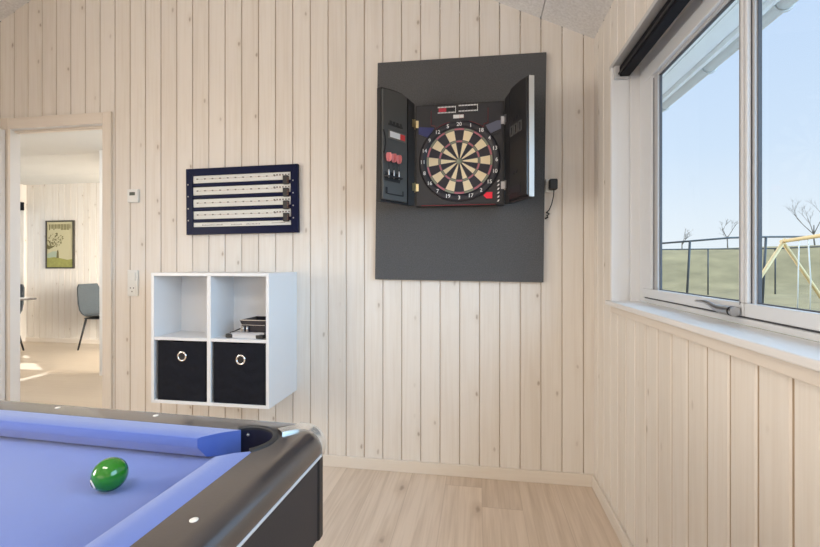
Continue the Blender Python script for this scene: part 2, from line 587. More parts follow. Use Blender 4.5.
# ceiling: two slopes of acoustic boards, each board a little apart from the next
bm = bmesh.new()
PW = 0.535
x = XR - 0.27
edges_x = [XR]
while x > RIDGE:
    edges_x.append(x)
    x -= PW
edges_x.append(RIDGE)
ys = [YF] + [YB - 1.2 * k for k in range(4, -1, -1) if YB - 1.2 * k > YF]
for i in range(len(edges_x) - 1):
    x1, x0 = edges_x[i], edges_x[i + 1]
    g = 0.0025
    for j in range(len(ys) - 1):
        a0, a1 = ys[j] + (g if j else 0), ys[j + 1] - (g if j < len(ys) - 2 else 0)
        p0, p1 = x0 + g, x1 - (g if i else 0)
        vs = [bm.verts.new((px, py, ceil_z(px) + dz)) for dz in (0, 0.02) for px, py in ((p0, a0), (p1, a0), (p1, a1), (p0, a1))]
        for q in ((0, 1, 2, 3), (7, 6, 5, 4), (0, 4, 5, 1), (1, 5, 6, 2), (2, 6, 7, 3), (3, 7, 4, 0)):
            bm.faces.new([vs[k] for k in q])
vs = [bm.verts.new(p) for p in ((XR, YF, 2.343 + 0.012), (XR, YB, 2.343 + 0.012), (RIDGE, YB, ceil_z(RIDGE) + 0.012), (RIDGE, YF, ceil_z(RIDGE) + 0.012))]
bm.faces.new(vs)
vs = [bm.verts.new(p) for p in ((XL, YF, ceil_z(XL)), (XL, YB, ceil_z(XL)), (RIDGE, YB, ceil_z(RIDGE)), (RIDGE, YF, ceil_z(RIDGE)))]
bm.faces.new(vs)
struct('ceiling', bm, M_acoustic)

# roof above the boards, keeps the sun out
bm = bmesh.new()
prism(bm, [(1.26, 2.40), (RIDGE, ceil_z(RIDGE) + 0.25), (-7.2, 2.62), (-7.2, 2.73), (RIDGE, ceil_z(RIDGE) + 0.36), (1.30, 2.51)], YF - 0.4, 6.0)
struct('roof', bm, M_pole)

# baseboards
bm = bmesh.new()
bx(bm, (DX1 + 0.062, YB - 0.014, 0.0), (XR, YB, 0.064), 0.003)
struct('baseboard_back', bm, M_trimX)
bm = bmesh.new()
bx(bm, (XR - 0.014, YF, 0.0), (XR, YB - 0.014, 0.064), 0.003)
struct('baseboard_right', bm, M_trimY)

# door frame: lining and casing
bm = bmesh.new()
bx(bm, (DX0 - 0.02, YB - 0.012, 0), (DX0, YB + WT + 0.012, DZ + 0.02))
bx(bm, (DX1, YB - 0.012, 0), (DX1 + 0.02, YB + WT + 0.012, DZ + 0.02))
bx(bm, (DX0, YB - 0.012, DZ), (DX1, YB + WT + 0.012, DZ + 0.02))
fr = struct('door_1', bm, M_lining)
bm = bmesh.new()
bx(bm, (DX1 - 0.002, YB - 0.016, 0), (DX1 + 0.06, YB, DZ + 0.072), 0.003)
bx(bm, (DX0 - 0.06, YB - 0.016, 0), (DX0 + 0.002, YB, DZ + 0.072), 0.003)
struct('casing', bm, M_trimZ, fr)
bm = bmesh.new()
bx(bm, (DX0 + 0.002, YB - 0.016, DZ), (DX1 - 0.002, YB, DZ + 0.07), 0.003)
bx(bm, (DX0, YB + 0.025, DZ - 0.014), (DX1, YB + 0.06, DZ), 0.002)
struct('head_casing', bm, M_trimX, fr)
# open door leaf folded back towards the room
bm = bmesh.new()
bx(bm, (DX0 - 0.052, 1.62, 0.01), (DX0 - 0.012, YB - 0.02, DZ - 0.008), 0.002)
dl = struct('door_leaf', bm, M_lining, fr)
bm = bmesh.new()
tube(bm, [(DX0 - 0.012, 1.70, 1.02), (DX0 + 0.03, 1.70, 1.02)], 0.009)
tube(bm, [(DX0 + 0.03, 1.70, 1.02), (DX0 + 0.03, 1.82, 1.02)], 0.009)
struct('door_handle', bm, M_steel, dl)

# ---- dining room beyond the door
FX0, FY1, FZ = -6.705, 5.40, 2.35
bm = bmesh.new()
boarded(bm, lambda a, d, z: (a, FY1 + d, z), FX0, -2.1, BW, BOFF, 0.0, FZ, 0.1)
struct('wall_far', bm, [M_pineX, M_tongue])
bm = bmesh.new()
PL = lambda a, d, z: (FX0 - d, a, z)
V0, V1, U0, U1 = 4.15, 5.36, 0.86, 2.08
boarded(bm, PL, V1, FY1, RW, ROFF, 0, FZ, 0.12)
boarded(bm, PL, V0, V1, RW, ROFF, 0, U0, 0.12)
boarded(bm, PL, V0, V1, RW, ROFF, U1, FZ, 0.12)
boarded(bm, PL, YB + WT, V0, RW, ROFF, 0, FZ, 0.12)
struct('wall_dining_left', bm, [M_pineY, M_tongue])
bm = bmesh.new()
bx(bm, (-2.2, YB + WT, 0), (-2.1, FY1, FZ))
struct('wall_dining_right', bm, M_pineY)
bm = bmesh.new()
for y0, y1 in ((YB + WT, 3.15), (3.155, 3.95), (3.955, 4.85), (4.855, FY1)):
    bx(bm, (FX0 - 0.2, y0, FZ), (-2.1, y1, FZ + 0.03))
bx(bm, (FX0 - 0.2, YB + WT, FZ + 0.012), (-2.1, FY1 + 0.1, FZ + 0.05))
struct('ceiling_dining', bm, M_ceil2)
bm = bmesh.new()
bx(bm, (FX0, FY1 - 0.014, 0), (-2.2, FY1, 0.064), 0.003)
struct('baseboard_far', bm, M_trimX)
bm = bmesh.new()
for a0, a1, z0, z1 in ((V0, V1, U0, U0 + 0.06), (V0, V1, U1 - 0.06, U1), (V0, V0 + 0.06, U0, U1), (V1 - 0.06, V1, U0, U1)):
    bx(bm, (FX0 - 0.11, a0, z0), (FX0 - 0.06, a1, z1))
w2 = struct('window_2', bm, M_winwhite)
bm = bmesh.new()
bx(bm, (FX0 - 0.09, V0 + 0.06, U0 + 0.06), (FX0 - 0.08, V1 - 0.06, U1 - 0.06))
struct('window_pane', bm, M_glass, w2)
# pale end of a partition seen just inside the door
bm = bmesh.new()
bx(bm, (-3.895, 3.86, 0.0), (-2.2, 3.94, FZ), 0.002)
struct('wall_partition', bm, mat('bright white wall paint', (0.88, 0.87, 0.84), 0.6))

# ---- window_1 in the right wall
FXI, FXO = 0.705, 0.742        # frame depth range
bm = bmesh.new()
# lining boards around the recess (room side board + inner board with a groove between)
for x0, x1 in ((XR - 0.012, 0.662), (0.668, FXI + 0.004)):
    bx(bm, (x0, WY1 - 0.016, WZ0), (x1, WY1 + 0.002, WZ1), 0.002)
bx(bm, (0.655, WY1 - 0.012, WZ0), (0.675, WY1 + 0.002, WZ1))
bx(bm, (XR - 0.012, WY0, WZ0), (FXI + 0.004, WY0 + 0.016, WZ1), 0.002)
win = struct('window_1', bm, M_lining)
bm = bmesh.new()
bx(bm, (XR - 0.012, WY0 - 0.02, WZ1 - 0.006), (FXI + 0.004, WY1 + 0.016, WZ1 + 0.012), 0.002)
struct('head_lining', bm, M_bracket_shade, win)  # white lining at the window head, its shade put into the grey colour
# sill board and apron trim
bm = bmesh.new()
bx(bm, (0.57, WY0 - 0.05, 0.980), (FXI + 0.003, WY1 + 0.02, 1.0), 0.004, 3)
struct('window_sill', bm, M_sill, win)
bm = bmesh.new()
bx(bm, (0.585, WY0 - 0.04, 0.948), (0.602, WY1 - 0.01, 0.980), 0.003)
struct('apron_trim', bm, M_trimY, win)
# outer frame
FY0f, FY1f, FZ0f, FZ1f = -0.53, WY1 - 0.014, 1.0, WZ1
GX = 0.721                     # glass plane
bm = bmesh.new()
bx(bm, (FXI, FY1f - 0.048, FZ0f), (FXO, FY1f, FZ1f), 0.003)
bx(bm, (FXI, FY0f, FZ0f), (FXO, FY0f + 0.05, FZ1f), 0.003)
bx(bm, (FXI, FY0f + 0.05, FZ0f), (FXO, FY1f - 0.048, FZ0f + 0.018), 0.003)
bx(bm, (FXI, FY0f + 0.05, FZ1f - 0.052), (FXO, FY1f - 0.048, FZ1f), 0.003)
struct('window_frame', bm, M_winwhite, win)
ZS0, ZS1 = FZ0f + 0.024, FZ1f - 0.055
LS0, LS1 = 1.2625, FY1f - 0.051          # left sash
RS0, RS1 = FY0f + 0.053, 1.2575          # right sash
bm = bmesh.new()
bx(bm, (FXI + 0.006, FY0f + 0.05, FZ0f + 0.018), (FXO, FY1f - 0.048, ZS0))
bx(bm, (FXI + 0.006, LS1, ZS0), (FXO, FY1f - 0.048, FZ1f - 0.05))
bx(bm, (FXI + 0.004, RS1, ZS0), (FXO, LS0, ZS1))
struct('gasket', bm, M_gasket, win)
for (a0, a1), (s0, s1), bead1 in (((LS0, LS1), (0.019, 0.092), 0.034), ((RS0, RS1), (0.05, 0.013), 0.010)):
    xi, xo = FXI - 0.006, FXO - 0.006
    zt = 0.055
    bm = bmesh.new()
    bx(bm, (xi, a0, ZS0), (xo, a1, ZS0 + 0.036), 0.003)
    bx(bm, (xi, a0, ZS1 - zt), (xo, a1, ZS1), 0.003)
    bx(bm, (xi, a0, ZS0 + 0.036), (xo, a0 + s0, ZS1 - zt), 0.003)
    bx(bm, (xi, a1 - s1, ZS0 + 0.036), (xo, a1, ZS1 - zt), 0.003)
    sash = struct('sash', bm, M_winwhite, win)
    # glazing beads: a grey step towards the glass
    g0, g1 = a0 + s0, a1 - s1
    bm = bmesh.new()
    bx(bm, (xi + 0.012, g1 - bead1, ZS0 + 0.034), (xo - 0.008, g1 + 0.004, ZS1 - zt + 0.004), 0.001)
    bx(bm, (xi + 0.014, g0, ZS1 - zt - 0.012), (xo - 0.008, g1, ZS1 - zt + 0.004), 0.001)
    struct('glazing_bead', bm, mat('grey glazing bead', (0.50, 0.50, 0.51), 0.4), sash)
    bm = bmesh.new()
    bx(bm, (GX - 0.003, g1 - bead1 - 0.003, ZS0 + 0.036), (GX + 0.006, g1 - bead1 + 0.002, ZS1 - zt - 0.01))
    bx(bm, (xi + 0.009, g1 - 0.0015, ZS0 + 0.036), (xi + 0.014, g1 + 0.001, ZS1 - zt - 0.01))
    bx(bm, (GX - 0.003, g0, ZS0 + 0.035), (GX + 0.006, g1 - bead1, ZS0 + 0.0385))
    bx(bm, (GX - 0.003, g0, ZS1 - zt - 0.016), (GX + 0.006, g1 - bead1, ZS1 - zt - 0.0115))
    if s0 < 0.03:
        bx(bm, (xi - 0.0006, a0 + 0.011, ZS0 + 0.03), (xi + 0.002, a0 + 0.0135, ZS1 - 0.02))  # dark strip on the stile, standing in for shading of its profile
    struct('seal_and_stile_shade', bm, M_gasket, sash)
    bm = bmesh.new()
    bx(bm, (GX, g0 - 0.004, ZS0 + 0.03), (GX + 0.004, g1 - bead1 + 0.006, ZS1 - zt - 0.006))
    struct('pane', bm, M_glass, sash)
# handle, on the bottom rail of the left sash
bm = bmesh.new()
tube(bm, [(0.680, 1.262, 1.036), (0.680, 1.275, 1.036), (0.680, 1.300, 1.036), (0.679, 1.335, 1.036), (0.675, 1.352, 1.039), (0.670, 1.368, 1.047), (0.667, 1.385, 1.0515), (0.666, 1.405, 1.052), (0.666, 1.44, 1.0505)],
     [0.0128, 0.0128, 0.0118, 0.011, 0.0085, 0.0065, 0.0055, 0.005, 0.0035], 14)
bx(bm, (0.672, 1.270, 1.024), (0.6995, 1.325, 1.048), 0.004, 2)
hd = struct('window_handle', bm, M_dsteel, win, smooth=50)
bm = bmesh.new()
tube(bm, [(0.680, 1.271, 1.036), (0.680, 1.279, 1.036)], 0.0133, 14)
struct('handle_collar', bm, M_black, hd)

# exterior: eave, lawn
bm = bmesh.new()
EZ = 0.025
for x0, x1 in ((0.742, 0.86), (0.864, 0.985), (0.989, 1.10), (1.104, 1.215)):
    bx(bm, (x0, YF, 2.262 + EZ), (x1, 6.0, 2.28 + EZ), 0.002)
bx(bm, (0.742, YF, 2.275 + EZ), (1.24, 6.0, 2.29 + EZ))
bx(bm, (1.218, YF, 2.235 + EZ), (1.24, 6.0, 2.40))
struct('trim_1', bm, M_soffit)
gut = thing('rain_gutter', 'pale rain gutter hanging on brackets along the roof eave outside the window', 'gutter', (1.262, 2.5, 2.25 + EZ))
bm = bmesh.new()
pr = []
for k in range(9):
    a = PI + PI * k / 8
    pr.append((0.035 * math.cos(a) + 0.018, 0.035 * math.sin(a)))
pr += [(0.047, 0.0)] + [(0.031 * math.cos(PI + PI * k / 8) + 0.018, 0.031 * math.sin(PI + PI * k / 8)) for k in range(8, -1, -1)]
prism(bm, pr, -5.4, 3.4)
obj('channel', bm, M_zinc, gut)
for yb in (-1.06, -0.47, 0.12, 0.71, 1.30):
    bm = bmesh.new()
    tube(bm, [(-0.02, yb, 0.01)] + [(0.040 * math.cos(PI + PI * k / 8) + 0.018, yb, 0.040 * math.sin(PI + PI * k / 8)) for k in range(9)] + [(0.058, yb, 0.012)], 0.006, 6)
    obj('bracket', bm, M_zinc, gut)


bm = bmesh.new()
bx(bm, (0.742, -6.0, -0.24), (3.4, 7.0, -0.135))
struct('bounce_slab', bm, mat('pale bounce paving', (0.62, 0.60, 0.57), 0.8, bump=0.3, bscale=60, var=0.12, vscale=5))  # unseen paving added to bounce light up onto the soffit


def smooth01(t):
    t = max(0.0, min(1.0, t))
    return t * t * (3 - 2 * t)


bm = bmesh.new()
NX, NY = 60, 70
grid = []
for i in range(NX + 1):
    row = []
    for j in range(NY + 1):
        X = 0.76 + 60 * (i / NX) ** 1.3
        Y = -20 + 80 * j / NY
        d = 0.45 * X + 0.89 * Y
        z = -0.16 + 2.28 * smooth01((d - 22.5) / 8.5)
        z += 0.05 * math.sin(X * 0.7 + Y * 0.31) * smooth01((d - 12) / 8)
        row.append(bm.verts.new((X, Y, z)))
    grid.append(row)
for i in range(NX):
    for j in range(NY):
        f = bm.faces.new((grid[i][j], grid[i + 1][j], grid[i + 1][j + 1], grid[i][j + 1]))
        f.smooth = True
lawn = struct('terrain', bm, M_lawn)

# ------------------------------------------------------------------ outside things
GZ = -0.16
sw_ = thing('swing_set', 'raw pine swing frame with crossed legs on the lawn outside the window', 'swing', (7.0, 10.5, GZ))
o = Vector((7.0, 10.5, GZ))
bm = bmesh.new()
tube(bm, [Vector((7.13, 11.38, 1.70)) - o, Vector((6.25, 6.7, 1.81)) - o], 0.042, 10)
obj('beam', bm, M_pine, sw_)
for A, B in (((7.12, 11.24, 1.75), (5.90, 11.05, GZ)), ((7.06, 11.26, 1.72), (8.34, 11.46, GZ)), ((6.33, 6.84, 1.85), (5.11, 6.64, GZ)), ((6.27, 6.86, 1.81), (7.54, 7.04, GZ))):
    bm = bmesh.new()
    tube(bm, [Vector(A) - o, Vector(B) - o], 0.042, 10)
    obj('leg', bm, M_pine, sw_)
ss = thing('rope_swing', 'swing seat on two pale ropes hanging from the pine beam outside', 'swing seat', (6.97, 10.45, 0.12))
bm = bmesh.new()
bx(bm, (-0.09, -0.22, -0.02), (0.09, 0.22, 0.02), 0.005)
obj('seat', bm, M_black, ss)
for yy in (-0.18, 0.18):
    bm = bmesh.new()
    tube(bm, [(0, yy, 0.0), (0.015, yy, 0.7), (0.19 * yy, yy, 1.58)], 0.012, 8)
    obj('rope', bm, M_rope, ss)

fence = thing('trampoline_enclosure', 'dark tubular enclosure with tall posts and curved rail on the lawn outside', 'trampoline', (7.6, 16.0, GZ))
o = Vector((7.6, 16.0, GZ))
rail = [(4.2, 15.5, 1.72), (4.75, 13.75, 1.73), (5.91, 13.1, 1.81), (7.0, 13.2, 1.90), (8.03, 13.44, 1.93), (9.6, 13.9, 1.95), (11.8, 15.2, 1.90), (12.9, 17.4, 1.82), (12.08, 19.65, 1.80), (9.62, 19.77, 1.80), (7.95, 19.5, 1.78), (5.4, 18.2, 1.74)]
bm = bmesh.new()
tube(bm, [Vector(p) - o for p in rail], 0.026, 8, closed=True)
obj('rail', bm, M_pole, fence)
for k in (0, 2, 4, 6, 8, 9, 11):
    p = Vector(rail[k])
    bm = bmesh.new()
    lean = Vector((0.10, 0.0, 0)) if k in (2, 4) else Vector((0, 0, 0))
    tube(bm, [p - o, p - lean * 0.4 - o - Vector((0, 0, 0.8)), Vector((p.x - lean.x, p.y, GZ - 0.02 if p.y < 17 else GZ + 0.0)) - o], 0.032 if k in (2, 4) else 0.028, 8)
    obj('post', bm, M_pole, fence)


def bare_tree(loc, h, seed, label):
    rr = random.Random(seed)
    t = thing('bare_tree', label, 'tree', loc)
    bm = bmesh.new()

    def branch(p, d, L, r, depth):
        q = p + d * L * 0.5 + Vector((rr.uniform(-.05, .05), rr.uniform(-.05, .05), 0)) * L
        e_ = q + d * L * 0.5
        tube(bm, [p, q, e_], [r, r * 0.8, r * 0.55], 5)
        if depth == 0:
            return
        for _ in range(3 if depth > 1 else 4):
            nd = (d + Vector((rr.uniform(-.8, .8), rr.uniform(-.8, .8), rr.uniform(-.1, .6)))).normalized()
            branch(q.lerp(e_, rr.uniform(0.1, 1)), nd, L * rr.uniform(0.5, 0.75), r * 0.5, depth - 1)
    branch(Vector((0, 0, -0.2)), Vector((0, 0, 1)), h * 0.42, 0.05, 4)
    obj('branches', bm, M_bark, t)


bare_tree((17.43, 33.17, 2.1), 2.9, 3, 'small bare tree on the grass bank behind the window mullion')
bare_tree((20.2, 29.3, 2.05), 4.0, 8, 'bare tree at the right edge, on the bank above the swing')
bare_tree((13.9, 31.9, 2.1), 1.9, 12, 'lowest bare sapling on the bank, seen through the left pane')

# ------------------------------------------------------------------ roller blind in the window recess
bl = thing('roller_blind', 'black roller blind in its cassette at the top of the big window', 'blind', (0.63, 0.75, 1.985))
bm = bmesh.new()
bx(bm, (-0.018, -1.26, 0.0), (0.026, 1.238, 0.046), 0.006, 3)
obj('cassette', bm, M_blind, bl)
bm = bmesh.new()
tube(bm, [(-0.021, -1.25, 0.012), (-0.021, 1.232, 0.012)], 0.004, 8)
obj('hem_bar', bm, M_blackmatte, bl)
bm = bmesh.new()
bx(bm, (-0.036, 1.238, -0.004), (0.026, 1.256, 0.052), 0.003)
obj('bracket', bm, M_bracket_shade, bl)

# ------------------------------------------------------------------ felt panel and dart cabinet
PY = 2.325
pn = bmesh.new()
bx(pn, (-0.4565, -0.011, -0.6075), (0.4565, 0.011, 0.6075), 0.002)
pan = obj('wall_protector', pn, M_felt, None, (-0.1075, 2.337, 1.680), (0, R(0.72), 0))
tag(pan, 'large charcoal felt-covered backing board behind the dart cabinet on the gable wall', 'backing board')

CX0, CX1, CZ0, CZ1, CYF = -0.333, 0.136, 1.474, 2.018, 2.27
cab = thing('dart_cabinet', 'black electronic dartboard cabinet with both doors open on the felt board', 'dartboard', (-0.098, PY, 1.474), 0.0)
OC = Vector((-0.098, PY, 1.474))
bm = bmesh.new()
bx(bm, Vector((CX0, CYF, CZ0)) - OC, Vector((CX1, PY, CZ1)) - OC, 0.003)
obj('case', bm, M_blackpl, cab)
fy = CYF - PY            # local y of the face
bm = bmesh.new()
bx(bm, (CX0 + 0.008 - OC.x, fy - 0.003, 0.008), (CX1 - 0.008 - OC.x, fy + 0.001, CZ1 - CZ0 - 0.008), 0.0015)
obj('face_plate', bm, M_panelgrey, cab)
# target
TZ = 1.708 - 1.474
TX = 0.0
MT = Matrix.Translation((TX, fy, TZ)) @ Matrix.Rotation(R(90), 4, 'X')   # local z of lathe -> -Y
bm = bmesh.new()
lathe(bm, [(0.214, 0.001), (0.214, 0.010), (0.209, 0.014), (0.180, 0.014), (0.178, 0.008), (0.0005, 0.008)], MT, 96)
ringo = obj('number_ring', bm, M_ring, cab)
order = [20, 1, 18, 4, 13, 6, 10, 15, 2, 17, 3, 19, 7, 16, 8, 11, 14, 9, 12, 5]
bm = bmesh.new()


def wedge(bm, r0, r1, a0, a1, y0, y1, mi, n=5):
    gap = 0.0009
    pts = []
    for k in range(n + 1):
        a = a0 + (a1 - a0) * k / n
        pts.append((r1 * math.sin(a), r1 * math.cos(a)))
    for k in range(n, -1, -1):
        a = a0 + (a1 - a0) * k / n
        pts.append((r0 * math.sin(a), r0 * math.cos(a)))
    prism(bm, [(TX + p[0], TZ + p[1]) for p in pts], y0, y1, 'Y', mi)


for i in range(20):
    a0, a1 = (i - 0.5) * 2 * PI / 20, (i + 0.5) * 2 * PI / 20
    dk = (i % 2 == 0)
    for r0, r1, mi in ((0.018, 0.097, 1 if dk else 0), (0.100, 0.108, 2 if dk else 3), (0.111, 0.162, 1 if dk else 0), (0.164, 0.173, 2 if dk else 3)):
        e_ = 0.0008 / max(r0, 0.03)
        wedge(bm, r0, r1, a0 + e_, a1 - e_, fy - 0.0125, fy - 0.007, mi)
lathe(bm, [(0.016, 0.007), (0.016, 0.0125), (0.008, 0.0126)], MT, 24, 3)
lathe(bm, [(0.008, 0.0125), (0.0075, 0.0135), (0.0005, 0.0135)], MT, 16, 3)
obj('target_segments', bm, [M_cream, M_segblack, M_segred, M_seggreen], cab)
bm = bmesh.new()
for rr_ in (0.0985, 0.1095, 0.163, 0.175):
    tube(bm, [(TX + rr_ * math.cos(2 * PI * k / 72), fy - 0.0132, TZ + rr_ * math.sin(2 * PI * k / 72)) for k in range(72)], 0.0012, 6, closed=True)
for i in range(20):
    a = (i + 0.5) * 2 * PI / 20
    tube(bm, [(TX + r_ * math.sin(a), fy - 0.0132, TZ + r_ * math.cos(a)) for r_ in (0.017, 0.175)], 0.0009, 5)
obj('spider', bm, M_wire, cab)
FRONT = Matrix.Rotation(R(90), 4, 'X')
for i, n_ in enumerate(order):
    a = i * 2 * PI / 20
    bm = bmesh.new()
    text_bm(bm, str(n_), 0.028, Matrix.Translation((TX + 0.194 * math.sin(a), fy - 0.0145, TZ + 0.194 * math.cos(a))) @ FRONT)
    obj('numeral', bm, M_num, ringo)

# printed details on the face: two score displays, badge, lines, blue fields, buttons
fz = fy - 0.0035


def lx(x):
    return x - OC.x


def lz(z):
    return z - OC.z


for x0, x1, zc, red in ((-0.213, -0.115, 1.984, True), (-0.102, 0.000, 1.988, False)):
    bm = bmesh.new()
    bx(bm, (lx(x0), fz - 0.003, lz(zc - 0.019)), (lx(x1), fz + 0.001, lz(zc + 0.019)), 0.001)
    dsp = obj('score_display', bm, M_black, cab)
    bm = bmesh.new()
    n_ = 13
    for k in range(n_):
        xa = lx(x0) + (x1 - x0) * (k + 0.15) / n_
        xb = lx(x0) + (x1 - x0) * (k + 0.85) / n_
        bx(bm, (xa, fz - 0.004, lz(zc + 0.0115)), (xb, fz - 0.0025, lz(zc + 0.018)))
        bx(bm, (xa, fz - 0.004, lz(zc - 0.018)), (xb, fz - 0.0025, lz(zc - 0.0115)))
    bx(bm, (lx(x1) - 0.004, fz - 0.004, lz(zc - 0.012)), (lx(x1) - 0.001, fz - 0.0025, lz(zc + 0.012)))
    obj('dashed_border', bm, M_num, dsp)
    bm = bmesh.new()
    xs0 = x0 + 0.006
    xs1 = x0 + 0.046 if red else x0 + 0.05
    bx(bm, (lx(xs0), fz - 0.0038, lz(zc - 0.010)), (lx(xs1), fz - 0.0025, lz(zc + 0.010)))
    obj('digit_field', bm, M_redprint if red else M_panelgrey, dsp)
bm = bmesh.new()
bx(bm, (lx(-0.130), fz - 0.003, lz(1.937)), (lx(-0.096), fz + 0.001, lz(1.956)), 0.001, mi=0)
bx(bm, (lx(-0.096), fz - 0.003, lz(1.937)), (lx(-0.074), fz + 0.001, lz(1.956)), 0.001, mi=1)
obj('badge', bm, [M_num, M_redprint], cab)
for sgn in (-1, 1):
    bm = bmesh.new()
    xl = TX + sgn * 0.150
    tube(bm, [(xl, fz - 0.0005, lz(1.985)), (xl, fz - 0.0005, lz(1.905))], 0.0011, 6)
    tube(bm, [(xl, fz - 0.0005, lz(1.905)), (xl - sgn * 0.02, fz - 0.0005, lz(1.902))] + [(TX + 0.217 * math.sin(sgn * a), fz - 0.0005, TZ + 0.217 * math.cos(a)) for a in (0.62, 0.5, 0.38, 0.24)], 0.0013, 6)
    obj('red_line', bm, M_redline, cab)
bm = bmesh.new()
prism(bm, [(lx(-0.315), lz(1.862)), (lx(-0.26), lz(1.838)), (lx(-0.232), lz(1.892)), (lx(-0.315), lz(1.900))], fz - 0.002, fz + 0.001)
obj('blue_field', bm, M_blueprint, cab)
bm = bmesh.new()
prism(bm, [(lx(0.040), lz(1.892)), (lx(0.064), lz(1.848)), (lx(0.118), lz(1.872)), (lx(0.118), lz(1.915)), (lx(0.098), lz(1.915))], fz - 0.002, fz + 0.001)
prism(bm, [(lx(0.070), lz(1.838)), (lx(0.075), lz(1.831)), (lx(0.118), lz(1.853)), (lx(0.118), lz(1.860))], fz - 0.002, fz + 0.001, mi=1)
obj('score_guide', bm, [M_greyprint, M_panelgrey], cab)
bm = bmesh.new()
prism(bm, [(lx(0.028), lz(1.524)), (lx(0.044), lz(1.541)), (lx(0.074), lz(1.541)), (lx(0.074), lz(1.508)), (lx(0.044), lz(1.508))], fz - 0.004, fz + 0.001)
obj('red_button', bm, mat('glossy red button', (0.80, 0.02, 0.05), 0.25, emit=(0.9, 0.03, 0.06, 0.15)), cab)
bm = bmesh.new()
for k in range(6):
    zc = 1.598 - k * 0.0205
    prism(bm, [(lx(0.098), lz(zc - 0.005)), (lx(0.106), lz(zc - 0.005)), (lx(0.112), lz(zc + 0.005)), (lx(0.104), lz(zc + 0.005))], fz - 0.003, fz + 0.001)
obj('small_buttons', bm, M_num, cab)
# red foot line of the case
bm = bmesh.new()
bx(bm, (lx(-0.30), fz - 0.001, 0.002), (lx(0.09), fz + 0.001, 0.0045))
obj('bottom_line', bm, M_redline, cab)


def door_poly(x0, x1, z0, inset=0.0, right=False):
    """arched door outline in (along, z above case bottom)"""
    tops = [(0.0, 0.552), (0.05, 0.568), (0.10, 0.579), (0.16, 0.578), (0.25, 0.567)]

    def top(x):
        for (xa, za), (xb, zb) in zip(tops, tops[1:]):
            if xa <= x <= xb:
                return za + (zb - za) * (x - xa) / (xb - xa)
        return tops[-1][1]
    n = 14
    up = [(x0 + (x1 - x0) * k / n, top(x0 + (x1 - x0) * k / n) - inset) for k in range(n + 1)]
    return [(x0, z0)] + up + [(x1, z0)]


def dart_door(hx, ang, side, label):
    """side +1: inner face looks along local +y (left door); -1: local -y (right door)"""
    th = 0.026
    bm = bmesh.new()
    ys_ = sorted((0.0, -side * th))
    prism(bm, door_poly(0.004, 0.25, 0.002), ys_[0], ys_[1])
    d = obj('cabinet_door', bm, M_blackpl, cab, (hx - OC.x, CYF - PY - 0.006, 0.0), (0, 0, ang))
    d['label'] = label
    # raised frame around a shallow tray
    bm = bmesh.new()
    A = sorted((0.0, side * 0.006))
    prism(bm, [(0.004, 0.002), (0.055, 0.002), (0.055, 0.562), (0.004, 0.549)], A[0], A[1])
    obj('hinge_stile', bm, M_blackpl if side < 0 else M_blackmatte, d)
    bm = bmesh.new()
    A = sorted((0.0, side * 0.012))
    prism(bm, door_poly(0.068, 0.246, 0.012, 0.010), A[0], A[1])
    bmesh.ops.bevel(bm, geom=bm.edges[:], offset=0.002, segments=1, affect='EDGES')
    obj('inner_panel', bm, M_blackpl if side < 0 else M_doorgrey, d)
    return d, side * 0.012


lb = lambda z: z - CZ0
dL, yf = dart_door(-0.340, R(-122.9), 1, 'left door carrying the dart holder')
yo = yf + 0.002
bm = bmesh.new()
prism(bm, [(0.078, lb(1.795)), (0.208, lb(1.795)), (0.208, lb(1.838)), (0.078, lb(1.838))], yf, yo, mi=0)
prism(bm, [(0.125, lb(1.803)), (0.198, lb(1.803)), (0.198, lb(1.832)), (0.125, lb(1.832))], yo, yo + 0.001, mi=1)
prism(bm, [(0.088, lb(1.803)), (0.124, lb(1.803)), (0.124, lb(1.832)), (0.088, lb(1.832))], yo, yo + 0.001, mi=2)
obj('sticker', bm, [mat('grey sticker', (0.16, 0.15, 0.14), 0.4), M_num, mat('red sticker', (0.75, 0.06, 0.06), 0.4)], dL)
bm = bmesh.new()
bx(bm, (0.105, yf - 0.001, lb(1.862)), (0.21, yf + 0.003, lb(1.872)), 0.001)
for k in range(4):
    xx = 0.112 + k * 0.025
    bx(bm, (xx, yf, lb(1.866)), (xx + 0.014, yf + 0.005, lb(1.884)), 0.001)
obj('flight_slots', bm, M_blackmatte, dL)
bm = bmesh.new()
tube(bm, [(0.243, yf + 0.001, lb(1.83)), (0.232, yf + 0.001, lb(1.80)), (0.229, yf + 0.001, lb(1.765)), (0.234, yf + 0.001, lb(1.735)), (0.243, yf + 0.001, lb(1.715))], 0.004, 8)
obj('finger_grip', bm, M_black, dL)
bm = bmesh.new()
bx(bm, (0.126, yf - 0.001, lb(1.596)), (0.240, yf + 0.026, lb(1.604)), 0.002)
bx(bm, (0.126, yf - 0.001, lb(1.580)), (0.240, yf + 0.004, lb(1.625)), 0.002)
obj('dart_holder', bm, M_blackmatte, dL)
bm = bmesh.new()
bx(bm, (0.215, yf - 0.001, lb(1.515)), (0.228, yf + 0.003, lb(1.548)), 0.001)
bx(bm, (0.098, yf - 0.001, lb(1.513)), (0.104, yf + 0.003, lb(1.540)), 0.001)
bx(bm, (0.104, yf - 0.001, lb(1.513)), (0.215, yf + 0.0015, lb(1.519)), 0.0005)
obj('lower_tray', bm, M_black, dL)

